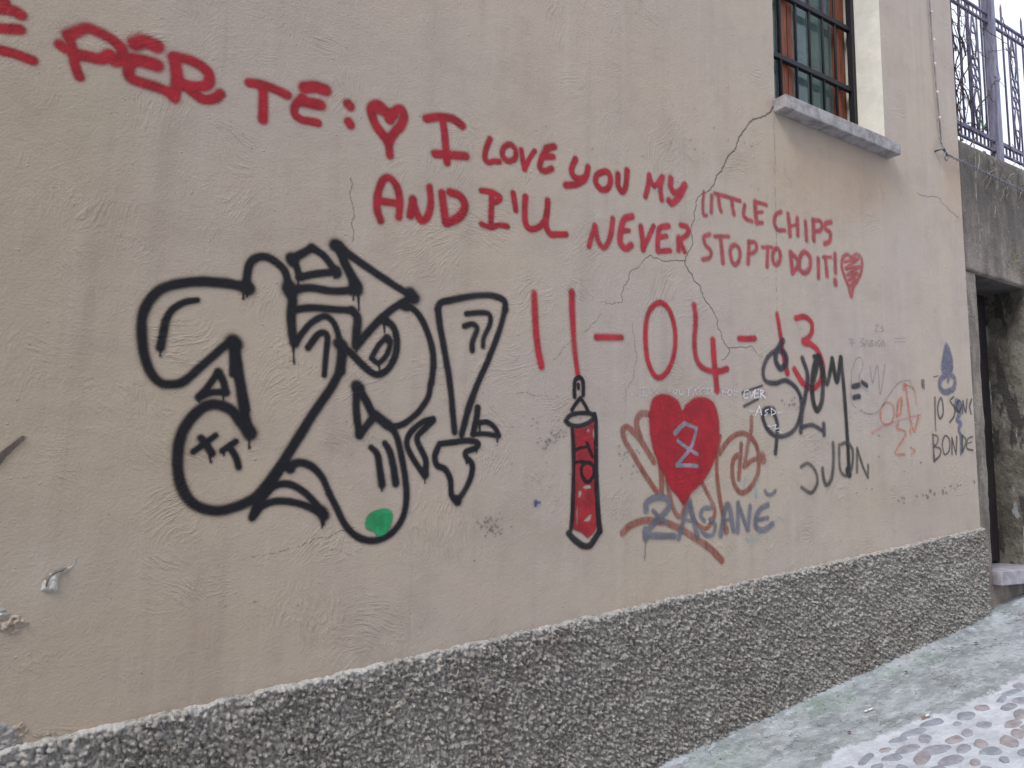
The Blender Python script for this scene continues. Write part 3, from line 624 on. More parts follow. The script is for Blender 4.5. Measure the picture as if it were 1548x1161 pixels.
hs = [([(583, 3), (568, 80), (520, 155), (479, 195), (430, 232), (380, 248), (330, 245)], 26),
      ([(150, 20), (148, 150), (165, 300)], 34), ([(150, 20), (200, 90), (245, 180)], 36), ([(168, 300), (210, 245), (255, 190)], 34), ([(262, 185), (335, 240)], 44), ([(150, 15), (165, 30)], 52),
      ([(300, 215), (350, 258), (385, 310), (412, 420), (435, 560), (440, 690), (412, 800), (340, 885), (240, 918), (145, 890), (80, 820), (30, 720), (-10, 640)], 30, 28),
      ([(235, 372), (270, 410), (285, 490), (298, 590)], 26, 34), ([(315, 348), (345, 400), (365, 490), (380, 583)], 26, 34), ([(298, 600), (298, 625)], 8)]
paint('painted_tag', 'large black sprayed outline lettering with looping curves', BLK, [(F_[0], F_[1], fs), (K_[0], K_[1], ks), (G_[0], G_[1], gs), (H_[0], H_[1], hs)], g=.0045, soft=.58, halo=.2, vary=.12)
paint('painted_mark', 'tall narrow black sprayed wedge like an exclamation mark', BLK, [(K_[0], K_[1], [([(985, 480), (1000, 600), (1035, 790), (1060, 950), (1075, 1100)], 30, 28), ([(982, 478), (1005, 438), (1080, 420), (1200, 397), (1320, 395), (1392, 425), (1400, 480)], 30), ([(1400, 475), (1360, 620), (1290, 800), (1220, 960), (1170, 1100)], 27), ([(1160, 507), (1240, 500), (1300, 510), (1305, 570), (1268, 650), (1262, 708)], 24), ([(1148, 582), (1200, 570), (1226, 600), (1198, 680), (1196, 732)], 26)]),
    (H_[0], H_[1], [([(711, 155), (718, 220), (724, 282)], 26), ([(826, 85), (800, 160), (765, 295)], 28), ([(765, 280), (765, 308)], 16)])], soft=.6, halo=.18, vary=.25)
for lab, st in (('black sprayed boomerang curl left of the wedge tip', [([(598, 205), (540, 222), (470, 280), (443, 345), (470, 420), (520, 500), (548, 540)], 27), ([(600, 215), (540, 270), (503, 320), (530, 390), (555, 450), (553, 530)], 27), ([(546, 510), (552, 530)], 36), ([(550, 545), (551, 580)], 7)]),
    ('black sprayed hollow tooth shape under the wedge', [([(635, 352), (720, 342), (800, 332), (858, 345), (850, 375), (790, 398), (792, 430), (825, 470), (820, 540), (785, 620), (740, 685)], 27), ([(738, 688), (705, 650), (698, 560), (668, 500), (622, 478), (607, 430), (625, 375)], 28), ([(733, 675), (740, 690)], 38), ([(852, 375), (852, 402)], 8), ([(793, 440), (794, 465)], 8)]),
    ('small black sprayed fin right of the wedge tip', [([(858, 140), (850, 210), (830, 295)], 28), ([(830, 297), (900, 293), (980, 305)], 24), ([(982, 303), (960, 258), (915, 225), (872, 228)], 24), ([(973, 310), (974, 340)], 8), ([(870, 240), (871, 285)], 8)])):
    paint('painted_mark', lab, BLK, [(H_[0], H_[1], st)], soft=.42, halo=.12)
paint('painted_spot', 'green brushed blob in the black lettering', mat_paint('green_paint', (34, 148, 92), .97, streak=.15), [(G_[0], G_[1], [('fill', [(1245, 885), (1262, 845), (1300, 820), (1370, 810), (1403, 835), (1400, 890), (1380, 935), (1350, 965), (1318, 970), (1300, 945), (1255, 930)], 6)])], halo=0)
# punch bag drawing
E1 = ((790, 560), 7.74); E2 = ((790, 690), 7.74)
paint('painted_drawing', 'red filling of the drawn cylinder hanging below the date', mat_paint('red_fill', (158, 28, 40), .96, streak=.2), [(E1[0], E1[1], [('fill', [(595, 690), (700, 675), (770, 640), (828, 600), (845, 700), (850, 1000), (858, 1306), (862, 1600), (855, 1840), (800, 1930), (755, 1955), (690, 1900), (600, 1860), (590, 1800), (600, 1500), (596, 1100), (590, 900)], 6),
    ('hole', [(745, 712), (770, 672), (782, 715)], 3), ('hole', [(818, 690), (832, 690), (848, 800), (822, 800)], 3), ('hole', [(655, 1408), (690, 1425), (655, 1490)], 3), ('hole', [(710, 1355), (790, 1336), (786, 1380), (716, 1382)], 3), ('hole', [(705, 1770), (735, 1730), (800, 1680), (780, 1755)], 3), ('hole', [(632, 1600), (640, 1600), (638, 1800), (628, 1800)], 3)])], g=.0035, halo=0)
paint('painted_drawing', 'black outline of a hanging cylinder with a chain link', BLK, [(E1[0], E1[1], [([(605, 310), (603, 200), (612, 115), (660, 82), (700, 115), (706, 200), (705, 290)], 38), ([(648, 165), (650, 212)], 30), ([(575, 460), (620, 390), (675, 322)], 38), ([(675, 322), (722, 395), (765, 480)], 34), ([(503, 590), (545, 532), (640, 502), (760, 500), (838, 522)], 44), ([(503, 595), (560, 638), (660, 648), (760, 615), (835, 560)], 46),
    ([(840, 510), (856, 620), (856, 900), (858, 1206), (872, 1506), (884, 1720), (900, 1880)], 36, 56), ([(578, 690), (590, 900), (592, 1160), (585, 1500), (578, 1700), (562, 1860)], 40), ([(535, 1905), (610, 1985), (700, 2048), (775, 2052), (830, 1990), (890, 1895)], 62),
    ([(610, 930), (680, 905), (740, 895)], 28), ([(752, 850), (785, 940), (812, 1008)], 34), ([(612, 1075), (700, 1068), (780, 1090)], 32), ('c', [(745, 1078), (692, 1115), (685, 1200), (722, 1290), (772, 1300), (822, 1235), (830, 1145), (792, 1085), (745, 1078)], 34)])], g=.0035, soft=.2, halo=.06)
# brown scribble, heart, Z, grey name, white notes
J_ = ((930, 570), 5.954); J2 = ((930, 700), 5.954)
BRN = mat_paint('brown_spray', (146, 72, 54), .72, streak=.35); 
paint('painted_scribble', 'translucent brown scribble behind the red heart', BRN, [(J_[0], J_[1], [([(310, 335), (245, 325), (198, 370), (192, 440), (230, 560), (290, 670), (345, 765)], 46), ([(165, 500), (115, 452), (68, 468), (80, 560), (150, 680), (230, 820), (320, 960), (395, 1060)], 42), ([(150, 480), (215, 555), (262, 620)], 44), ([(402, 780), (415, 930), (410, 1055)], 42),
    ([(945, 530), (925, 620), (913, 760), (915, 900), (940, 1100), (965, 1240), (997, 1390)], 26, 34), ([(995, 1365), (998, 1390)], 42),
    ([(940, 685), (1000, 590), (1080, 520), (1160, 508), (1230, 555), (1280, 650), (1290, 780), (1270, 900), (1205, 1005), (1130, 1040), (1072, 970), (1050, 850), (1062, 745), (1100, 700)], 36), ([(1225, 360), (1222, 480), (1190, 620), (1160, 805)], 30), ([(1160, 808), (1230, 750), (1325, 722)], 36), ([(1322, 715), (1328, 745)], 56), ([(1132, 600), (1122, 740), (1110, 920)], 30)]),
    (J2[0], J2[1], [([(465, 160), (490, 300), (530, 430), (580, 485), (618, 410), (650, 300)], 36), ([(785, 190), (840, 295), (888, 400), (888, 480), (830, 580), (760, 570), (700, 500), (672, 410), (662, 330)], 32), ([(65, 630), (120, 572), (220, 525), (320, 515), (420, 530)], 56), ([(480, 545), (600, 600), (720, 680), (850, 765), (955, 875)], 50, 56)])], soft=.18, halo=.02)
GRY = mat_paint('grey_blue_spray', (108, 112, 126), .78, streak=.15)
paint('painted_heart', 'large solid red heart with a grey letter Z', mat_paint('red_heart_fill', (158, 22, 36), .96, var=.08, streak=.05), [(J_[0], J_[1], [('fill', [(600, 300), (560, 220), (480, 165), (400, 160), (340, 200), (310, 300), (310, 450), (335, 620), (390, 780), (450, 900), (500, 1000), (560, 1070), (612, 1148), (645, 1090), (700, 1020), (775, 950), (850, 830), (905, 700), (930, 540), (925, 380), (885, 240), (810, 188), (720, 190), (645, 245)], 22)])], halo=.2)
paint('painted_letter', 'grey sprayed letter Z inside the red heart', mat_paint('grey_spray', (138, 132, 142), .92), [(J_[0], J_[1], [([(535, 505), (575, 460), (620, 420)], 36), ([(620, 420), (670, 435), (725, 462)], 30), ([(727, 462), (700, 580), (660, 660), (552, 788)], 28), ([(560, 575), (640, 635), (735, 695)], 28), ([(550, 797), (640, 795), (735, 802)], 34)])], g=.0035, soft=.2, halo=.02)
paint('painted_word', 'grey blue sprayed word ZAGANE below the heart', GRY, [(J2[0], J2[1], [([(275, 430), (280, 360), (350, 315), (440, 312), (488, 370), (440, 450), (350, 540), (280, 620)], 44), ([(340, 430), (400, 495), (460, 535)], 34), ([(272, 650), (400, 655), (530, 658)], 52), ([(270, 600), (272, 670)], 46), ([(570, 680), (610, 520), (668, 352)], 36), ([(668, 352), (700, 500), (738, 660)], 36), ([(620, 512), (705, 522)], 26), ([(862, 402), (790, 412), (768, 475), (800, 520)], 30), ([(850, 505), (898, 560), (878, 640), (820, 650), (775, 615)], 30), ([(945, 650), (970, 500), (1000, 380), (1030, 410), (1060, 605)], 34), ([(960, 520), (1050, 502)], 24), ([(1100, 612), (1104, 360)], 28), ([(1104, 360), (1145, 480), (1190, 600)], 28), ([(1192, 600), (1212, 385)], 26), ([(1370, 375), (1300, 420), (1262, 500), (1272, 585), (1340, 600), (1415, 548)], 36), ([(1285, 512), (1370, 492)], 28), ([(1345, 250), (1370, 282), (1410, 282), (1440, 248)], 26), ([(272, 690), (268, 780), (262, 870)], 7)])], soft=.4, halo=.06)
WHT = mat_paint('white_marker', (206, 202, 212), .72, wear=.3)
paint('painted_note', 'small white marker note ending FOR above the red heart', WHT, ws=.8, groups=[(J_[0], J_[1], [([(138, 150), (146, 155)], 12), ([(170, 150), (176, 154)], 10), ([(200, 155), (206, 158)], 12), ([(215, 95), (290, 95)], 11), ([(253, 95), (250, 165)], 11), ([(215, 172), (282, 166)], 11), ([(325, 75), (325, 150)], 9), ([(380, 90), (335, 122)], 8), ([(335, 122), (385, 155)], 8), ([(520, 115), (520, 150), (545, 150), (548, 115)], 7), ([(570, 115), (575, 155), (600, 150), (602, 112)], 8), ([(632, 105), (690, 100)], 11), ([(657, 105), (655, 165)], 11), ([(695, 160), (712, 110), (730, 160)], 10), ([(735, 100), (830, 100)], 11), ([(762, 100), (760, 150)], 10), ([(798, 100), (796, 150)], 10), ([(865, 100), (866, 155)], 11), ([(866, 155), (892, 155)], 10),
    ([(965, 105), (960, 170)], 12), ([(965, 105), (1000, 105)], 11), ([(960, 137), (992, 137)], 10), ('c', [(1022, 115), (1006, 140), (1020, 165), (1045, 150), (1042, 122), (1022, 115)], 11), ([(1068, 120), (1066, 172)], 12), ([(1068, 120), (1097, 132), (1070, 148)], 10), ([(1070, 148), (1100, 176)], 10)])], g=.003, soft=.3, halo=0)
paint('painted_note', 'white marker writing EVER and ASD right of the heart', mat_paint('white_marker_bright', (232, 230, 238), .85, wear=.2), ws=.8, groups=[(J_[0], J_[1], [([(1192, 118), (1158, 130), (1155, 188), (1192, 186)], 13), ([(1155, 155), (1190, 150)], 12), ([(1205, 130), (1216, 190), (1240, 130)], 13), ([(1252, 120), (1247, 185), (1286, 180)], 13), ([(1250, 150), (1280, 145)], 11), ([(1250, 118), (1286, 110)], 12), ([(1300, 120), (1305, 185)], 13), ([(1300, 115), (1330, 130), (1306, 150)], 11), ([(1306, 150), (1346, 190)], 12), ([(1205, 305), (1240, 310)], 9), ([(1255, 345), (1290, 262)], 11), ([(1290, 262), (1312, 340)], 11), ([(1265, 315), (1310, 315)], 9), ([(1372, 290), (1342, 308), (1366, 328), (1340, 345)], 10), ([(1398, 280), (1400, 345)], 10), ([(1400, 282), (1438, 318), (1400, 345)], 10), ([(1455, 320), (1500, 318)], 9), ([(1362, 440), (1400, 445)], 8), ([(1412, 440), (1440, 430), (1430, 468), (1462, 460)], 9), ([(1455, 490), (1498, 500)], 7)])], g=.003, soft=.3, halo=0, off=.0046)
SL = mat_paint('blue_black_spray', (32, 36, 54), .86, wear=.12)
paint('painted_word', 'dark blue black sprayed tag SLAM with equals sign', SL, [(L_[0], L_[1], [([(322, 252), (287, 310), (280, 370), (308, 415), (340, 382), (335, 330), (300, 305)], 24), ([(290, 300), (232, 350), (205, 430), (222, 488), (280, 500), (340, 485), (400, 530), (430, 610), (415, 720), (370, 790), (300, 812), (240, 780), (205, 710), (212, 660), (250, 652), (285, 720), (287, 800), (278, 910)], 19), ([(225, 660), (265, 658)], 36), ([(435, 355), (465, 450), (455, 560), (432, 680), (425, 785)], 19), ([(428, 760), (490, 745), (550, 775)], 20), ([(560, 740), (562, 800)], 18), ([(732, 520), (765, 512)], 24), ([(737, 583), (768, 577)], 24), ([(95, 635), (175, 592)], 13), ([(85, 555), (200, 515)], 11), ([(785, 495), (812, 515)], 20)])], g=.004, soft=.4, halo=.08)
paint('painted_word', 'black sprayed letters AM of the tag with long tail', mat_paint('black_marker_spray', (22, 23, 26), .92, wear=.08), [(L_[0], L_[1], [('c', [(530, 342), (497, 440), (495, 580), (520, 658), (550, 600), (553, 460), (530, 342)], 22), ([(515, 350), (550, 400), (577, 505), (600, 420), (610, 358)], 19), ([(502, 480), (520, 400), (530, 360)], 22), ([(610, 358), (637, 492), (660, 352)], 19), ([(660, 352), (680, 560), (700, 850), (708, 1025)], 18, 16), ([(700, 1010), (710, 1035)], 26), ([(503, 345), (520, 342)], 22)])], g=.004, soft=.3, halo=.05)
paint('painted_word', 'olive black sprayed word SUON under the tag', mat_paint('olive_black_spray', (70, 68, 60), .88, wear=.15), [(L_[0], L_[1], [([(428, 990), (470, 970), (512, 1015), (522, 1085), (487, 1140), (430, 1110)], 14), ([(553, 1000), (560, 1060), (577, 1095), (605, 1060), (617, 960), (615, 850)], 14), ([(650, 862), (655, 1000), (690, 1040), (722, 1000), (730, 900), (700, 850), (650, 862)], 12), ([(755, 1020), (755, 880)], 9), ([(755, 880), (790, 990), (818, 1050)], 10), ([(818, 1050), (820, 980)], 9)])], g=.004, halo=.04)
R_ = ((1270, 480), 4.836)
BLU = mat_paint('slate_blue_spray', (88, 94, 124), .8, wear=.45)
paint('painted_figure', 'slate blue sprayed drop figure near the wall end', BLU, [(R_[0], R_[1], [('fill', [(770, 185), (748, 280), (735, 370), (760, 420), (815, 400), (822, 320), (800, 230)], 12), ([(778, 420), (735, 450), (728, 510), (765, 545), (825, 520), (835, 450), (800, 410)], 26), ([(785, 470), (795, 440)], 14), ([(850, 612), (842, 660), (872, 700), (852, 750), (880, 772), (865, 820), (880, 870), (880, 1000)], 24, 12), ([(860, 630), (865, 660)], 36)])], g=.005, soft=.35, halo=.05)
PEN = mat_paint('black_pen', (52, 50, 54), .85, wear=.1)
for lab, st in (('thin black handwritten IO beside the pilaster', [([(690, 585), (693, 760), (697, 830)], 8, 5), ('c', [(730, 590), (710, 660), (725, 738), (750, 700), (745, 612), (730, 590)], 8)]),
    ('thin black handwritten SONO beside the pilaster', [([(828, 580), (802, 610), (835, 660), (830, 720), (800, 765)], 8), ('c', [(860, 612), (846, 660), (865, 690), (885, 650), (875, 612), (860, 612)], 8), ([(892, 700), (895, 610)], 8), ([(895, 610), (915, 692), (925, 600)], 8), ([(958, 598), (944, 650), (955, 705)], 8)]),
    ('thin black handwritten BONDE beside the pilaster', [([(675, 855), (685, 1050)], 10), ([(675, 855), (712, 872), (705, 920), (680, 940)], 8), ([(680, 940), (730, 960), (725, 1010), (685, 1050)], 9), ('c', [(765, 865), (745, 920), (760, 1000), (795, 970), (795, 890), (765, 865)], 7), ([(815, 1000), (815, 880)], 8), ([(815, 880), (845, 1000)], 7), ([(845, 1000), (850, 870)], 7), ([(890, 860), (890, 985)], 9), ([(890, 860), (918, 900), (892, 985)], 8), ([(965, 870), (930, 890), (925, 955), (968, 970)], 8), ([(930, 920), (960, 910)], 7)])):
    paint('painted_word', lab, PEN, [(R_[0], R_[1], st)], g=.0035, soft=.3, halo=0)
paint('painted_mark', 'two short black pen dashes beside the drop figure', PEN, [(R_[0], R_[1], [([(680, 435), (715, 425)], 5), ([(595, 455), (597, 510)], 7), ([(608, 455), (610, 520)], 6)])], g=.0035, soft=.3, halo=0)
ORG = mat_paint('orange_marker', (196, 108, 72), .72, wear=.3)
paint('painted_scribble', 'orange scribble left of the thin handwriting', ORG, [(R_[0], R_[1], [('c', [(340, 622), (302, 660), (292, 730), (320, 780), (370, 770), (393, 700), (380, 640), (340, 622)], 7), ([(292, 690), (296, 730)], 12), ([(410, 720), (425, 620), (448, 592), (440, 700), (412, 720)], 12), ([(460, 525), (472, 488), (490, 600), (510, 740), (540, 830), (570, 720)], 12), ([(480, 490), (540, 530), (555, 640)], 7), ([(425, 775), (410, 810), (470, 830), (470, 870), (400, 990), (470, 1000)], 11), ([(510, 950), (545, 970), (520, 1000)], 9), ([(510, 820), (512, 845)], 12)])], g=.0045, soft=.3, halo=.02)
paint('painted_line', 'pale pink marker line crossing the orange scribble', mat_paint('pink_marker', (204, 120, 132), .7, wear=.2), [(R_[0], R_[1], [([(225, 845), (330, 790), (440, 750), (590, 710)], 10, 6)])], g=.004, halo=0)
PCL = mat_paint('faint_pencil', (96, 90, 92), .55, wear=.45)
paint('painted_note', 'faint pencil loops and lettering right of the tag', PCL, [(R_[0], R_[1], [([(145, 680), (200, 705), (260, 700), (310, 640), (380, 530), (440, 470), (510, 460)], 5), ([(90, 380), (110, 310), (150, 295), (162, 360), (135, 440), (150, 500), (200, 545)], 4), ([(55, 160), (100, 162)], 4), ([(60, 187), (105, 187)], 4), ([(80, 150), (84, 215)], 4), ([(140, 150), (170, 160), (145, 180), (175, 195), (145, 215)], 4), ([(178, 215), (190, 165), (205, 210)], 4), ([(215, 165), (215, 210), (240, 200), (220, 185), (235, 170), (215, 165)], 4), ([(255, 180), (255, 210)], 4), ([(285, 165), (265, 190), (280, 210), (290, 190)], 4), ([(298, 210), (310, 165), (322, 210)], 4), ([(395, 155), (475, 150)], 4), ([(395, 180), (475, 178)], 4), ([(250, 60), (275, 55), (250, 100), (280, 100)], 4), ([(312, 60), (296, 75), (315, 90), (296, 105)], 4), ([(215, 350), (235, 480), (270, 350), (290, 560), (325, 340)], 4), ([(80, 380), (78, 600), (110, 660)], 4), ([(510, 470), (530, 520)], 4)])], g=.0035, soft=.4, halo=0)
paint('painted_mark', 'grey brush end of a dark stroke at the left edge', mat_paint('grey_brush', (84, 78, 74), .9, streak=.2), [((0, 620), 3.415, [([(-60, 285), (20, 225), (118, 145)], 30, 26), ([(-20, 300), (20, 245), (50, 215)], 14)])], soft=.2, halo=.02)
TEAL = mat_paint('teal_chalk', (110, 176, 186), .55, wear=.4)
for lab, st in (('faint turquoise drip inside the brown circle', [([(1185, 120), (1160, 170), (1158, 235)], 11)]), ('turquoise drip right of the brown circle', [([(1285, 130), (1262, 200), (1267, 310)], 9, 14), ([(1262, 280), (1268, 300)], 20)]),
    ('faint turquoise curl below the word', [([(1178, 675), (1200, 695), (1250, 690), (1310, 640)], 9), ([(1183, 680), (1190, 690)], 22)]), ('faint turquoise curl right of the word', [([(1440, 520), (1470, 490), (1510, 520)], 8)])):
    paint('painted_drip', lab, TEAL, [(J2[0], J2[1], st)], g=.0035, halo=.02)
BL2 = mat_paint('blue_ink', (24, 62, 140), .85, wear=.1)
paint('painted_spot', 'tiny bright blue ink spot left of the drawn cylinder', BL2, [(E2[0], E2[1], [([(150, 530), (145, 580)], 34, 20), ([(150, 545), (195, 538)], 22)])], g=.003, halo=.1)
# scuffs
def scuffs():
    r = random.Random(5); st = []
    for (cx_, cy_, n, sx, sy, w) in ((735, 790, 26, 20, 7, 1.6), (745, 803, 16, 18, 6, 2), (830, 668, 20, 14, 5, 2), (845, 655, 14, 12, 5, 1.6), (1130, 600, 12, 30, 20, 1.2), (955, 695, 14, 12, 30, 1.6), (945, 680, 12, 20, 25, 1.3), (1200, 610, 14, 12, 12, 1.6), (760, 640, 8, 40, 60, 1.2), (1410, 745, 22, 50, 5, 1.8), (820, 730, 8, 30, 40, 1.3), (1350, 700, 12, 40, 60, 1.3), (860, 640, 14, 60, 30, 1.2), (600, 700, 10, 120, 120, 1.4), (300, 880, 9, 180, 100, 1.6), (900, 170, 12, 200, 100, 1.3), (1080, 230, 14, 90, 80, 1.2)):
        for k in range(n):
            x = cx_+r.gauss(0, sx*.6); y = cy_+r.gauss(0, sy*.6)-.25*(x-cx_)*(sy < 10)
            st.append(([(x, y), (x+r.uniform(-2, 2), y+r.uniform(-1.5, 2))], w*r.uniform(.5, 1.3)))
    return st
paint('scuff_marks', 'small dark chips and scuffs in the plaster', mat_paint('scuff_dark', (92, 88, 94), .75, wear=.3), [((0, 0), 1.0, scuffs())], g=.0042, soft=.5, halo=0)['kind'] = 'stuff'

# ---------------------------------------------------------------- cracks (dark gap, some with a flat paler line along one side)
crk = mat_paint('crack_gap', (92, 82, 76), .7, wear=.25, plaster=False); lipm = mat_paint('crack_lip', (206, 196, 186), .55, wear=.3)
M_ = ((900, 130), 2.7)
def crack(label, org, sc, paths, seed, lip=True, jg=.14):
    d = []; l = []
    for i, (p, w0, w1) in enumerate(paths):
        q = jag(p, jg, 4, seed+i); w0 *= .7; w1 *= .7
        d.append(('poly', q, w0, w1)); l.append(('poly', q+np.array([sc*.7, sc*.75]), w0*.8, w1*.8))
    cr = paint('crack', label, crk, [(org, sc, d)], g=.0030, soft=.5, halo=0, off=.0004+.00003*seed)
    if lip: paint('crack_lip', None, lipm, [(org, sc, l)], parent=cr, g=.0032, soft=.5, halo=0, off=.0002)
crack('long branching crack running down from the window sill', M_[0], M_[1], [
    ([(725, 85), (700, 115), (645, 135), (615, 170), (580, 230), (540, 290), (520, 330), (490, 380), (460, 430)], 7, 5), ([(460, 430), (410, 470), (405, 540), (395, 610), (385, 670), (367, 710)], 4, 4), ([(367, 710), (385, 760), (430, 820), (445, 870), (480, 920), (500, 990), (525, 1050), (545, 1070), (540, 1100), (515, 1118)], 5, 3.5),
    ([(367, 710), (300, 715), (225, 690), (150, 750), (115, 830), (110, 880), (70, 890), (20, 885)], 4, 2), ([(545, 1070), (600, 1065), (640, 1060), (685, 1110)], 3.5, 2)], 3)
crack('short hairline crack above the black lettering', B_[0], B_[1], [([(695, 730), (705, 780), (692, 820), (710, 900), (700, 1000), (703, 1110)], 5, 4)], 11, False)
crack('low hairline crack under the black lettering', G_[0], G_[1], [([(580, 1085), (700, 1070), (800, 1040), (900, 1010), (1000, 980), (1100, 935), (1180, 920)], 3.5, 3)], 21)
crack('fine crack at the right wall end below the cable', (1300, 250), 6.242, [([(540, 255), (640, 300), (760, 320), (830, 410), (930, 490)], 6, 6)], 31, False)
for i_, (lab, q) in enumerate((('fine crack after the second red 1', [(400, 280), (440, 230), (500, 170)]), ('fine crack between the two red ones', [(215, 440), (260, 400), (330, 310)]), ('fine upright crack between dash and zero', [(680, 220), (690, 330), (690, 480), (655, 600), (650, 720)]), ('fine level crack left of the chain link', [(0, 640), (130, 650), (230, 670)]))):
    crack(lab, (780, 430), 3.87, [(q, 3, 2)], 41+i_, False)
crack('thin vertical seam below the sill corner', (1140, 0), 4.645, [([(140, 820), (142, 1000), (146, 1300), (152, 1900), (158, 2300)], 2.6, 1.8)], 51, False, .02)

# damaged plaster at lower left: relief patches
def relief(name, label, mat, org, sc, poly, h, rough, seed):
    ph = catmull(poly, True)/sc+np.array(org); W = PA(ph); g = .003
    xs = np.arange(W[:, 0].min()-.02, W[:, 0].max()+.02, g); zs = np.arange(W[:, 1].min()-.02, W[:, 1].max()+.02, g); X, Z = np.meshgrid(xs, zs)
    ins = np.zeros(X.shape, bool)
    for k in range(len(W)):
        a, b = W[k], W[(k+1) % len(W)]; c = ((a[1] > Z) != (b[1] > Z)); ins ^= c & (X < (b[0]-a[0])*(Z-a[1])/(b[1]-a[1]+1e-12)+a[0])
    Wc = np.vstack([W, W[:1]]); d = segdist(X, Z, Wc, np.ones(len(Wc))); sd_ = np.where(ins, d, -d)+.006*(fbm(X*60, Z*60, 3, seed)-.5)
    k = sstep(-.003, .012, sd_); Yv = .003-k*(h+rough*(.6*fbm(X*62, Z*62, 3, seed+3)+.8*fbm(X*150, Z*150, 2, seed+8)-.45))
    keep = (sd_[:-1, :-1] > -.006)
    me, _ = grid_mesh(name, np.stack([X, Yv, Z], -1).reshape(-1, 3), len(xs), len(zs), keep)
    return link(name, me, mat, house, label, smooth=True)
lime = mat_simple('white_lime_plaster', (196, 196, 194), (160, 154, 146), 25, .8, .004, 90); tan = mat_simple('tan_broken_plaster', (172, 160, 148), (156, 143, 130), 20, .85, .004, 90)
hol = mat_simple('shaded_flake_hollow', (112, 106, 100), (96, 90, 84), 20, .9)  # darker grey brown stands for the shade inside the flake's hollow
grn = mat_simple('grey_undercoat', (150, 148, 146), (128, 124, 120), 20, .85, .003, 90)
Q_ = ((0, 620), 3.415)
relief('plaster_flake', 'curled grey and white plaster flake low on the left', lime, Q_[0], Q_[1], [(205, 935), (232, 870), (262, 838), (300, 822), (370, 800), (385, 760), (405, 715), (395, 770), (380, 808), (330, 840), (305, 870), (298, 925), (270, 945)], .010, .006, 1)
relief('plaster_flake', None, hol, Q_[0], Q_[1], [(224, 925), (232, 870), (264, 838), (310, 820), (355, 812), (320, 838), (290, 850), (262, 880), (245, 930)], .019, .004, 2)
relief('broken_plaster', 'white chipped plaster at the left edge', lime, Q_[0], Q_[1], [(-40, 985), (5, 995), (35, 1030), (60, 1050), (20, 1085), (-40, 1080)], .003, .022, 3)
relief('broken_plaster', 'crumbled tan plaster at the left edge', tan, Q_[0], Q_[1], [(-40, 1080), (20, 1085), (60, 1050), (120, 1062), (150, 1085), (175, 1105), (120, 1135), (70, 1170), (30, 1150), (-40, 1140)], .001, .022, 4)
relief('broken_plaster', 'crumbled plaster above the plinth at the lower left corner', tan, (0, 780), 3.0475, [(40, 955), (100, 940), (150, 985), (230, 980), (265, 1000), (220, 1025), (150, 1035), (95, 1060)], .000, .016, 5)
relief('broken_plaster', 'pale patch above the plinth at the lower left corner', grn, (0, 780), 3.0475, [(-40, 950), (40, 955), (95, 1000), (110, 1050), (60, 1100), (-40, 1110)], .005, .012, 6)
relief('plaster_blister', None, MW2 := mat_simple('plaster_blister', (172, 160, 148), (160, 148, 136), 10, .8, .002, 60), Q_[0], Q_[1], [(475, 640), (520, 612), (545, 605), (530, 622), (495, 638)], .006, .004, 7)

# ---------------------------------------------------------------- GARDEN WALL with doorway
OW = mat_oldwall(); GY = .03
gw = thing('garden_wall', 'weathered grey mortar wall with a doorway beyond the house corner', 'wall', (5.2, .2, gz(5.2)))
JX0 = 5.362; JX1 = 6.06; LZ = 1.50; TOPZ = 2.40
def wall_slab(name, x0, x1, z0, z1, parent, seed, slope=False):
    g = .02; xs = np.append(np.arange(x0, x1-.005, g), x1); zs = np.append(np.arange(z0, z1-.005, g), z1); X, Z = np.meshgrid(xs, zs)
    ed = np.minimum(sstep(x0, x0+.03, X), 1)*sstep(z1, z1-.03, Z)*sstep(x1, x1-.03, X)
    Yv = GY+.016*(fbm(X*4, Z*4, 4, seed)-.5)-.012*ed+.008*(fbm(X*26, Z*26, 3, seed+2)-.5)
    n = len(xs)
    V = np.stack([X, Yv, Z], -1)
    top = V[-1].copy(); top[:, 1] = .36; bot = V[0].copy(); bot[:, 1] = .36                 # thickness
    me, _ = grid_mesh(name, np.vstack([bot, V.reshape(-1, 3), top]), n, len(zs)+2)
    return link(name, me, OW, parent, smooth=True)
wall_slab('pilaster', 5.19, JX0, -1.3, LZ, gw, 3)
wall_slab('upper_wall', 5.19, 12, LZ, TOPZ, gw, 5)
wall_slab('masonry', JX1, 12, -.9, LZ, gw, 9)
m = MB(); m.box(JX0-.16, JX0, GY+.02, .36, -1.3, LZ+.3); m.build('door_jamb', OW, gw)
m = MB(); m.box(5.19, 12, .362, .40, -1.3, TOPZ); m.f = [f for f in m.f]
o = MB(); o.box(5.2, JX0, .36, .42, -1.3, TOPZ-.01); o.box(JX1, 12, .36, .42, -1.3, TOPZ-.01); o.box(JX0, JX1, .36, .42, LZ, TOPZ-.01); o.build('wall_back', OW, gw)
def jamb_sheet():
    zs = np.arange(-.46, LZ+.02, .012); ys = np.arange(GY-.002, .37, .012); Yg, Zg = np.meshgrid(ys, zs)
    Xg = JX1-.004+.014*(fbm(Yg*9, Zg*6, 4, 90)-.5)+.01*np.abs(Yg-GY < .015)
    me, _ = grid_mesh('flaking_jamb', np.stack([Xg, Yg, Zg], -1).reshape(-1, 3), len(ys), len(zs))
    return link('flaking_jamb', me, mat_jamb(), gw, 'flaking white and grey plaster on the door jamb', smooth=True)
jamb_sheet()
soff = box('lintel', mat_simple('lintel_stone', (96, 92, 90), (70, 66, 64), 8, .9, .006, 50), gw, JX0-.02, JX1+.02, GY+.02, .36, LZ-.001, LZ+.12)
darkwood = mat_simple('dark_door_wood', (44, 36, 40), (28, 24, 28), 5, .6, .003, 60, stretch=(14, 14, 1))
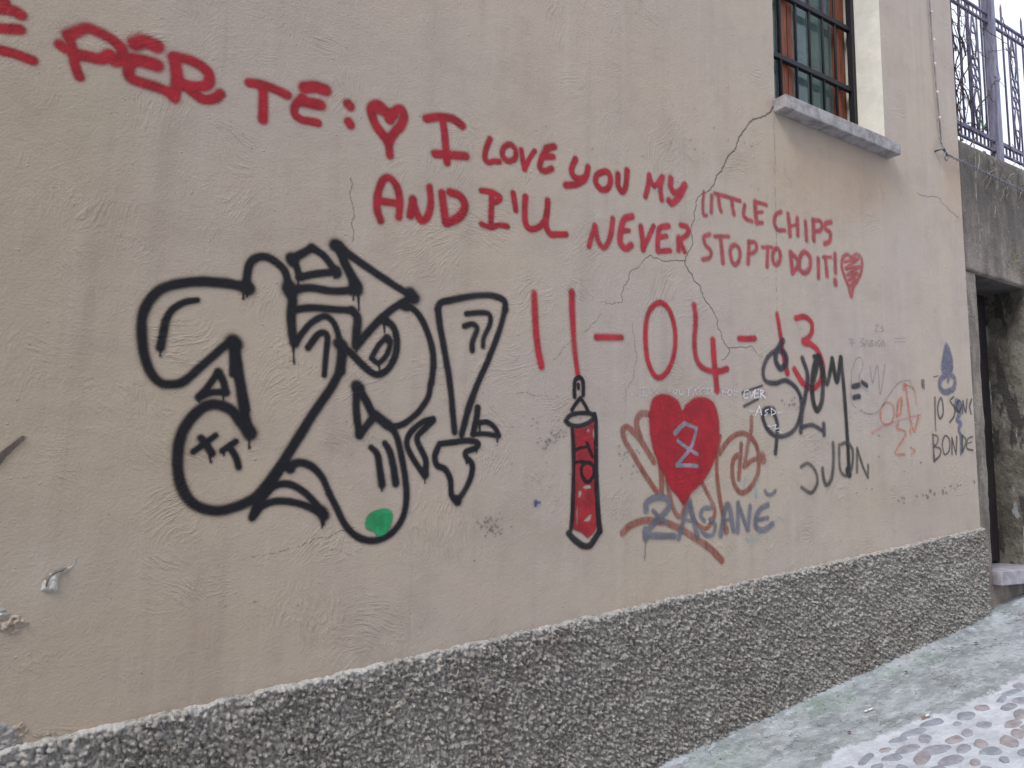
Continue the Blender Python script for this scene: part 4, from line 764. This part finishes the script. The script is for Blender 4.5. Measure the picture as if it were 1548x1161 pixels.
door = box('door', darkwood, gw, JX0+.002, JX1-.008, .335, .36, -.44, LZ-.003)
npl = 6
for k in range(npl):
    a = JX0+.004+(JX1-JX0-.014)*k/npl; b_ = JX0+.004+(JX1-JX0-.014)*(k+1)/npl-.006
    box('plank', darkwood, door, a, b_, .316, .334, -.43, LZ-.01, .002)
m = MB(); m.box(JX0+.45, JX0+.50, .305, .316, .36, .52, .002); m.tube([(JX0+.475, .315, .44), (JX0+.475, .27, .44), (JX0+.40, .27, .44)], .008, 8); m.build('door_handle', iron, door)
m = MB(); m.box(JX0+.12, JX0+.60, .306, .316, .62, .655, .002); m.build('door_band', iron, door)
stepm = mat_simple('step_stone', (170, 168, 176), (140, 138, 144), 9, .6, .004, 60)
st = box('door_step', stepm, gw, JX0-.012, JX1+.03, -.03, .31, -.535, -.445, .006, 'pale stone doorstep slab')
box('step_base', OW, gw, JX0+.01, JX1, .05, .31, -1.0, -.536)
rub = MB()
for k in range(26):
    x = random.uniform(5.38, 6.4); y = random.uniform(-.14, .03); r = random.uniform(.012, .032); z = gz(x)+r*.4
    n = len(rub.v)
    for q in SM[k % 12].vertices: rub.v.append((x+q.co.x*r*2.2, y+q.co.y*r*2, z+q.co.z*r*4+.005))
    rub.f += [tuple(n+i for i in p_.vertices) for p_ in SM[k % 12].polygons]
o = rub.build('stone_rubble', stone_m[1], None, smooth=True); o['kind'] = 'stuff'; o['label'] = 'loose grey stone rubble under the doorstep'; o['category'] = 'rubble'

# ---------------------------------------------------------------- RAILING
RY = .14
fence = thing('iron_railing', 'wrought iron railing with scrolls and spikes on top of the old wall', 'railing', (5.2, RY, TOPZ))
irn = mat_simple('grey_railing_iron', (116, 112, 138), (84, 80, 102), 14, .6, .002, 120)
zt0 = P(1526, 44, RY)[1]; zt1 = P(1526, 56, RY)[1]; zt0, zt1 = max(zt0, zt1), min(zt0, zt1)
zb1 = P(1496, 209, RY)[1]; zb0 = zb1-.085
RX1 = 9.6
for nm, z, h in (('top_rail', zt0, .008), ('top_rail', zt1, .008), ('bottom_rail', zb1, .014), ('bottom_rail', zb0, .007)):
    m = MB(); m.box(5.19, RX1, RY-.010, RY+.010, z-h, z+h, .002); m.build(nm, irn, fence)
step_ = .105; k = 0; x = 5.25; scr = None
def ring(m, cx_, cz_, r, rt=.006, a0=0, a1=2*math.pi, n=14):
    m.tube([(cx_+r*math.cos(a0+(a1-a0)*i/n), RY, cz_+r*math.sin(a0+(a1-a0)*i/n)) for i in range(n+1)], rt, 6, True)
pm = MB(); pm.tube([(0, 0, 0), (0, 0, zt0+.13-zb0), (0, 0, zt0+.17-zb0)], [.008, .008, .001], 6); 
pk = pm.build('picket', irn, fence, smooth=True); pk.location = (5.25, RY, zb0)
pk.parent = fence; pk.matrix_parent_inverse = fence.matrix_world.inverted()
PXL = []
while x < RX1:
    if k:
        o = pk.copy(); COL.objects.link(o); o.location = (x, RY, zb0)
    PXL.append(x); x += step_; k += 1
post_x = P(1499, 100, RY)[0]
hm = MB()
for x in np.arange(5.25, RX1, step_/2): ring(hm, x+.026, (zt0+zt1)/2, (zt0-zt1)/2-.006, .004, n=10)
for x in np.arange(5.25, RX1, step_/2): hm.box(x-.004, x+.004, RY-.006, RY+.006, zb0, zb1)
hm.build('ring_band', irn, fence, smooth=False)['kind'] = 'stuff'
scm = MB(); w = .062; zc = (zb1+zt1)/2
for s_ in (-1, 1):
    scm.tube([(s_*.006, 0, zb1-zc+.02), (s_*w*.7, 0, -.24), (s_*.016, 0, -.13)], .007, 6); scm.tube([(s_*.006, 0, zt1-zc-.02), (s_*w*.7, 0, .26), (s_*.016, 0, .13)], .007, 6)
    for zz in (-.085, 0, .085): 
        cx0 = s_*.028; scm.tube([(cx0+.026*math.cos(t), 0, zz+.038*math.sin(t)) for t in np.linspace(0, 2*math.pi, 13)], .0065, 6)
    scm.tube([(s_*w*.95, 0, zb1-zc), (s_*w*.95, 0, zt1-zc)], .007, 6)
for zz in (-.32, .34): scm.tube([(.03*math.cos(t), 0, zz+.03*math.sin(t)) for t in np.linspace(0, 2*math.pi, 13)], .006, 6)
s0 = scm.build('scroll_panel', irn, fence, smooth=True)
sx = [P(1474, 100, RY)[0], P(1534, 130, RY)[0]]; d_ = sx[1]-sx[0]; sx += [sx[1]+d_, sx[1]+2*d_, sx[1]+3*d_]
for i, x in enumerate(sx):
    if x > RX1-.1: continue
    o = s0 if i == 0 else s0.copy()
    if i: COL.objects.link(o)
    o.location = (x, RY, zc)
    o.matrix_parent_inverse = fence.matrix_world.inverted()
# thin pickets near scrolls and post are dropped so that sky shows between
for o in list(fence.children):
    if o.name.startswith('picket'):
        x = o.location.x
        if any(abs(x-s_) < .085 for s_ in sx) or abs(x-post_x) < .09 or abs(x-post_x-.13) < .03: bpy.data.objects.remove(o)
pw = mat_simple('weathered_post', (150, 150, 172), (112, 110, 132), 5, .8, .004, 60, stretch=(16, 16, 1.2))
m = MB(); m.box(post_x-.03, post_x+.03, RY-.035, RY+.035, TOPZ-.02, zt0+.17, .004); m.build('post', pw, fence, 'broad pale weathered post')

# dry vine twigs
def twig(m, p, d, L, r, seed, droop=.0, ry=.03):
    rr = random.Random(seed); pts = [Vector(p)]; d = Vector(d).normalized(); n = max(4, int(L/.04))
    for i in range(n):
        d = (d+Vector((rr.uniform(-.45, .45), rr.uniform(-.25, .25), rr.uniform(-.4, .4)-droop))).normalized()
        q = pts[-1]+d*L/n; q.y = min(max(q.y, RY-.07), RY+.08); pts.append(q)
    m.tube(pts, [r*(1-.6*i/len(pts)) for i in range(len(pts))], 5)
    return pts
vine = MB(); rr = random.Random(3)
for k in range(34):
    x = 5.2+abs(rr.gauss(0, .28)); z = rr.uniform(TOPZ, 3.2)
    pts = twig(vine, (x, RY+rr.uniform(-.04, .04), z), (rr.uniform(-.4, .5), 0, 1), rr.uniform(.3, .9), rr.uniform(.003, .007), k)
    for j in range(3):
        q = rr.choice(pts); twig(vine, q, (rr.uniform(-1, 1), rr.uniform(-.5, .2), rr.uniform(-.6, .6)), rr.uniform(.08, .22), .0022, 100*k+j)
for k in range(16):
    x = rr.uniform(5.2, 6.6); twig(vine, (x, RY-.05, rr.uniform(zb0, zt0)), (1, 0, rr.uniform(-.5, .5)), rr.uniform(.25, .6), .003, 900+k)
vn = thing('dry_vine', 'bare tangled dry vine twigs woven through the iron railing', 'vine', (5.3, RY, TOPZ))
vm = mat_simple('dry_vine_bark', (92, 78, 76), (60, 50, 52), 20, .9)
vine.build('twigs', vm, vn, smooth=True)
lm = MB()
for k in range(26):
    x = 5.2+abs(rr.gauss(0, .3)); z = rr.uniform(2.45, 3.3); s_ = rr.uniform(.012, .026); a = rr.uniform(0, 6.28); y = RY+rr.uniform(-.06, .05)
    n = len(lm.v); lm.v += [(x+s_*math.cos(a), y, z+s_*math.sin(a)), (x+.5*s_*math.cos(a+1.4), y+.008, z+.5*s_*math.sin(a+1.4)), (x-s_*math.cos(a), y+.004, z-s_*math.sin(a)), (x-.5*s_*math.cos(a+1.4), y-.006, z-.5*s_*math.sin(a+1.4))]; lm.f.append((n, n+1, n+2, n+3))
lm.build('dead_leaves', mat_simple('dead_leaf', (104, 86, 78), (70, 58, 56), 20, .9), vn)
lg = MB(); X_, Z_ = P(1485, 190, RY-.05)
for k in range(12):
    a = k*.52; s_ = .035; n = len(lg.v); cxx = X_+rr.uniform(-.03, .03); czz = Z_+rr.uniform(-.02, .02)
    lg.v += [(cxx, RY-.05, czz), (cxx+s_*math.cos(a), RY-.06, czz+s_*math.sin(a)), (cxx+s_*math.cos(a+.5), RY-.055, czz+s_*math.sin(a+.5))]; lg.f.append((n, n+1, n+2))
lg.build('green_leaf', mat_simple('green_leaf', (60, 104, 62), (44, 80, 50), 20, .7), vn, 'small green leaves among the dry twigs')
# roots and weeds hanging over the top of the wall
rt = MB()
for k in range(46):
    x = rr.uniform(5.5, 7.2); z = TOPZ-rr.uniform(0, .30); pts = [Vector((x, GY-.02, z))]; d = Vector((rr.uniform(-1, 1), -.15, rr.uniform(-.6, .9))).normalized()
    for i in range(7):
        d = (d+Vector((rr.uniform(-.5, .5), 0, rr.uniform(-.6, .35)))).normalized(); q = pts[-1]+d*.028; q.y = GY-.018-rr.random()*.03; pts.append(q)
    rt.tube(pts, [.0028]*len(pts), 4)
x0, z0 = P(1474, 212, -.01)
rt.tube([(x0+.01*math.sin(i*1.3), GY-.03, z0-.11*i) for i in range(9)], .003, 5)
rv = rt.build('dry_creeper', mat_simple('grey_creeper', (150, 146, 142), (96, 90, 86), 20, .9)); rv['label'] = 'pale dry creeper stems hanging down the top of the old wall'; rv['category'] = 'creeper'
mo = MB()
for k in range(150):
    x = rr.gauss(6.15, .22); z = 1.6+abs(rr.gauss(0, .07)); y = GY-.012; s_ = rr.uniform(.006, .016); a = rr.uniform(0, 6.28); n = len(mo.v)
    mo.v += [(x, y, z), (x+s_*math.cos(a), y-.012, z+s_*math.sin(a)), (x+s_*math.cos(a+1), y-.010, z+s_*math.sin(a+1))]; mo.f.append((n, n+1, n+2))
o = mo.build('moss_patch', mat_simple('yellow_green_moss', (118, 132, 72), (80, 98, 56), 20, .9)); o['kind'] = 'stuff'; o['label'] = 'yellow green moss growing above the doorway'; o['category'] = 'moss'

# ---------------------------------------------------------------- CABLE
cab = thing('wall_cable', 'thin grey cable running down the wall beside the window on white clips', 'cable', (4.97, -.02, 2.25))
cm_ = mat_simple('grey_cable', (140, 134, 136), (100, 96, 98), 10, .6); wm = mat_simple('white_clip', (220, 218, 216), (190, 188, 186), 10, .5)
pp = [(1404, -60), (1405, 0), (1409, 60), (1412, 96), (1416, 140), (1420, 180), (1423, 218)]
pts = [(P(*q, -.012)[0], -.012, P(*q, -.012)[1]) for q in pp]
e0 = pts[0]; pts = [(e0[0]-.05, -.012, HZ1)]+pts
m = MB(); m.tube(pts, .0050, 6); m.build('cable', cm_, cab, smooth=True)
import bmesh
for q in ((1408.5, 18), (1412, 60), (1413.5, 96), (1417, 139), (1420.5, 178)):
    X_, Z_ = P(*q, -.016); bm = bmesh.new(); bmesh.ops.create_uvsphere(bm, u_segments=8, v_segments=6, radius=.009); 
    for v in bm.verts: v.co.y *= .7; v.co += Vector((X_, -.017, Z_))
    me = bpy.data.meshes.new('clip'); bm.to_mesh(me); bm.free(); link('clip', me, wm, cab, smooth=True)
hk = thing('stay_wire', 'twisted steel wire stretched from a wall hook across the old wall', 'wire', (4.98, -.03, 2.25))
hx, hz_ = P(1424, 228, -.03)
m = MB(); stm = mat_simple('galvanised_steel', (146, 146, 152), (92, 92, 98), 30, .45, metal=.5)
ex, ez = P(1560, 293, -.03); dx = (ex-hx)
endx = 9.2
for ph in (0, math.pi):
    m.tube([(hx+.03+i*.012, -.03+.006*math.cos(i*.9+ph), hz_+(i*.012)/dx*(ez-hz_)-.012+.006*math.sin(i*.9+ph)) for i in range(int((endx-hx)/.012))], .0036, 4)
m.build('twisted_wire', stm, hk, smooth=True)
m = MB(); m.tube([(hx-.03, .0, hz_), (hx-.03, -.03, hz_), (hx+.0, -.045, hz_+.015), (hx+.03, -.035, hz_-.005), (hx+.035, -.03, hz_-.03)], .006, 6)
m.tube([(hx+.02*math.cos(t)+.03, -.04, hz_-.035+.03*math.sin(t)) for t in np.linspace(0, 2*math.pi, 13)], .004, 6)
m.tube([(hx, -.02, hz_+.09), (hx+.004, -.03, hz_+.05), (hx+.01, -.035, hz_)], .005, 6); m.build('hook', stm, hk, smooth=True)

# ---------------------------------------------------------------- LITTER
def butt(px0, py0, px1, py1, label, two):
    a = Vector(G(px0, py0)); b_ = Vector(G(px1, py1)); t = thing('cigarette_butt', label, 'cigarette butt', tuple(a))
    up = Vector((0, 0, .016)); L = (b_-a).length; 
    mid = a.lerp(b_, .45); m = MB(); m.tube([mid+up, b_+up], .0042, 8); m.build('paper', mat_simple('cigarette_paper', (226, 224, 222), (206, 204, 200), 30, .8), t, smooth=True)
    m = MB(); m.tube([a+up, mid+up], .0044, 8); m.build('filter', mat_simple('filter_'+('orange' if two else 'white'), (190, 130, 84) if two else (220, 216, 210), None, 30, .8), t, smooth=True)
butt(1307, 1081, 1320, 1076, 'white cigarette butt lying on the concrete strip', False)
butt(1393, 1090, 1405, 1086, 'orange filtered cigarette butt near the cobbles', True)
def leaf(px, py, s_, col, label):
    X_, Y_, Z_ = G(px, py); a = random.uniform(-.5, .5); m = MB(); n = 9
    ring_ = [(s_*math.cos(t), .45*s_*math.sin(t)*(1-.3*math.cos(t)), .12*s_*abs(math.sin(t))) for t in np.linspace(0, 2*math.pi, n, endpoint=False)]
    m.v = [(X_+q[0]*math.cos(a)-q[1]*math.sin(a), Y_+q[0]*math.sin(a)+q[1]*math.cos(a), Z_+.016+q[2]) for q in ring_]+[(X_, Y_, Z_+.014)]
    m.f = [(i, (i+1) % n, n) for i in range(n)]
    m.f += [(n, (i+1) % n, i) for i in range(0)]
    o = m.build('dry_leaf', mat_simple('leaf_'+label.split()[0], col, None, 40, .9)); o['label'] = label; o['category'] = 'leaf'
leaf(1284, 1112, .016, (120, 80, 72), 'reddish dry leaf on the concrete strip')
leaf(1476, 976, .02, (78, 68, 62), 'dark brown leaf nearest to the doorstep')
leaf(1370, 1020, .013, (56, 50, 48), 'small blackish leaf beside the moss')
leaf(1117, 1116, .016, (84, 74, 70), 'greyish brown leaf close to the plinth')
lt = MB(); rl = random.Random(31)
for k in range(90):
    x = rl.uniform(1.9, 6.0); y = -abs(rl.gauss(0, .07))-.02 if k % 3 else rl.uniform(-.55, -.05); r = rl.uniform(.003, .011); a = rl.uniform(0, 6.28); n = len(lt.v); z = gz(x)+.018
    c_, s_ = math.cos(a), math.sin(a)
    lt.v += [(x+r*c_, y+r*s_, z), (x-.3*r*s_, y+.3*r*c_, z+.004), (x-r*c_, y-r*s_, z+.001), (x+.35*r*s_, y-.35*r*c_, z+.003)]; lt.f.append((n, n+1, n+2, n+3))
o = lt.build('leaf_litter', mat_simple('leaf_crumbs', (104, 88, 76), (60, 52, 46), 40, .9)); o['kind'] = 'stuff'; o['label'] = 'dry leaf crumbs gathered along the foot of the plinth'; o['category'] = 'leaf litter'
gr = MB(); rg = random.Random(12)
for k in range(300):
    x = rg.uniform(1.9, 6.2); y = -abs(rg.gauss(0, .16))-.03 if rg.random() < .6 else rg.uniform(-.6, -.05); r = rg.uniform(.001, .0036)
    if k % 23 == 0: r *= 1.8
    n = len(gr.v); z = gz(x)+.012
    for q in SM[k % 12].vertices: gr.v.append((x+q.co.x*r*2.6, y+q.co.y*r*2.2, z+q.co.z*r*3))
    gr.f += [tuple(n+i for i in p_.vertices) for p_ in SM[k % 12].polygons]
o = gr.build('grit', mat_simple('mixed_grit', (180, 176, 172), (104, 100, 98), 160, .8, contrast=(.45, .55)), None, smooth=True); o['kind'] = 'stuff'; o['label'] = 'scattered grit and small pebbles along the wall foot'; o['category'] = 'grit'
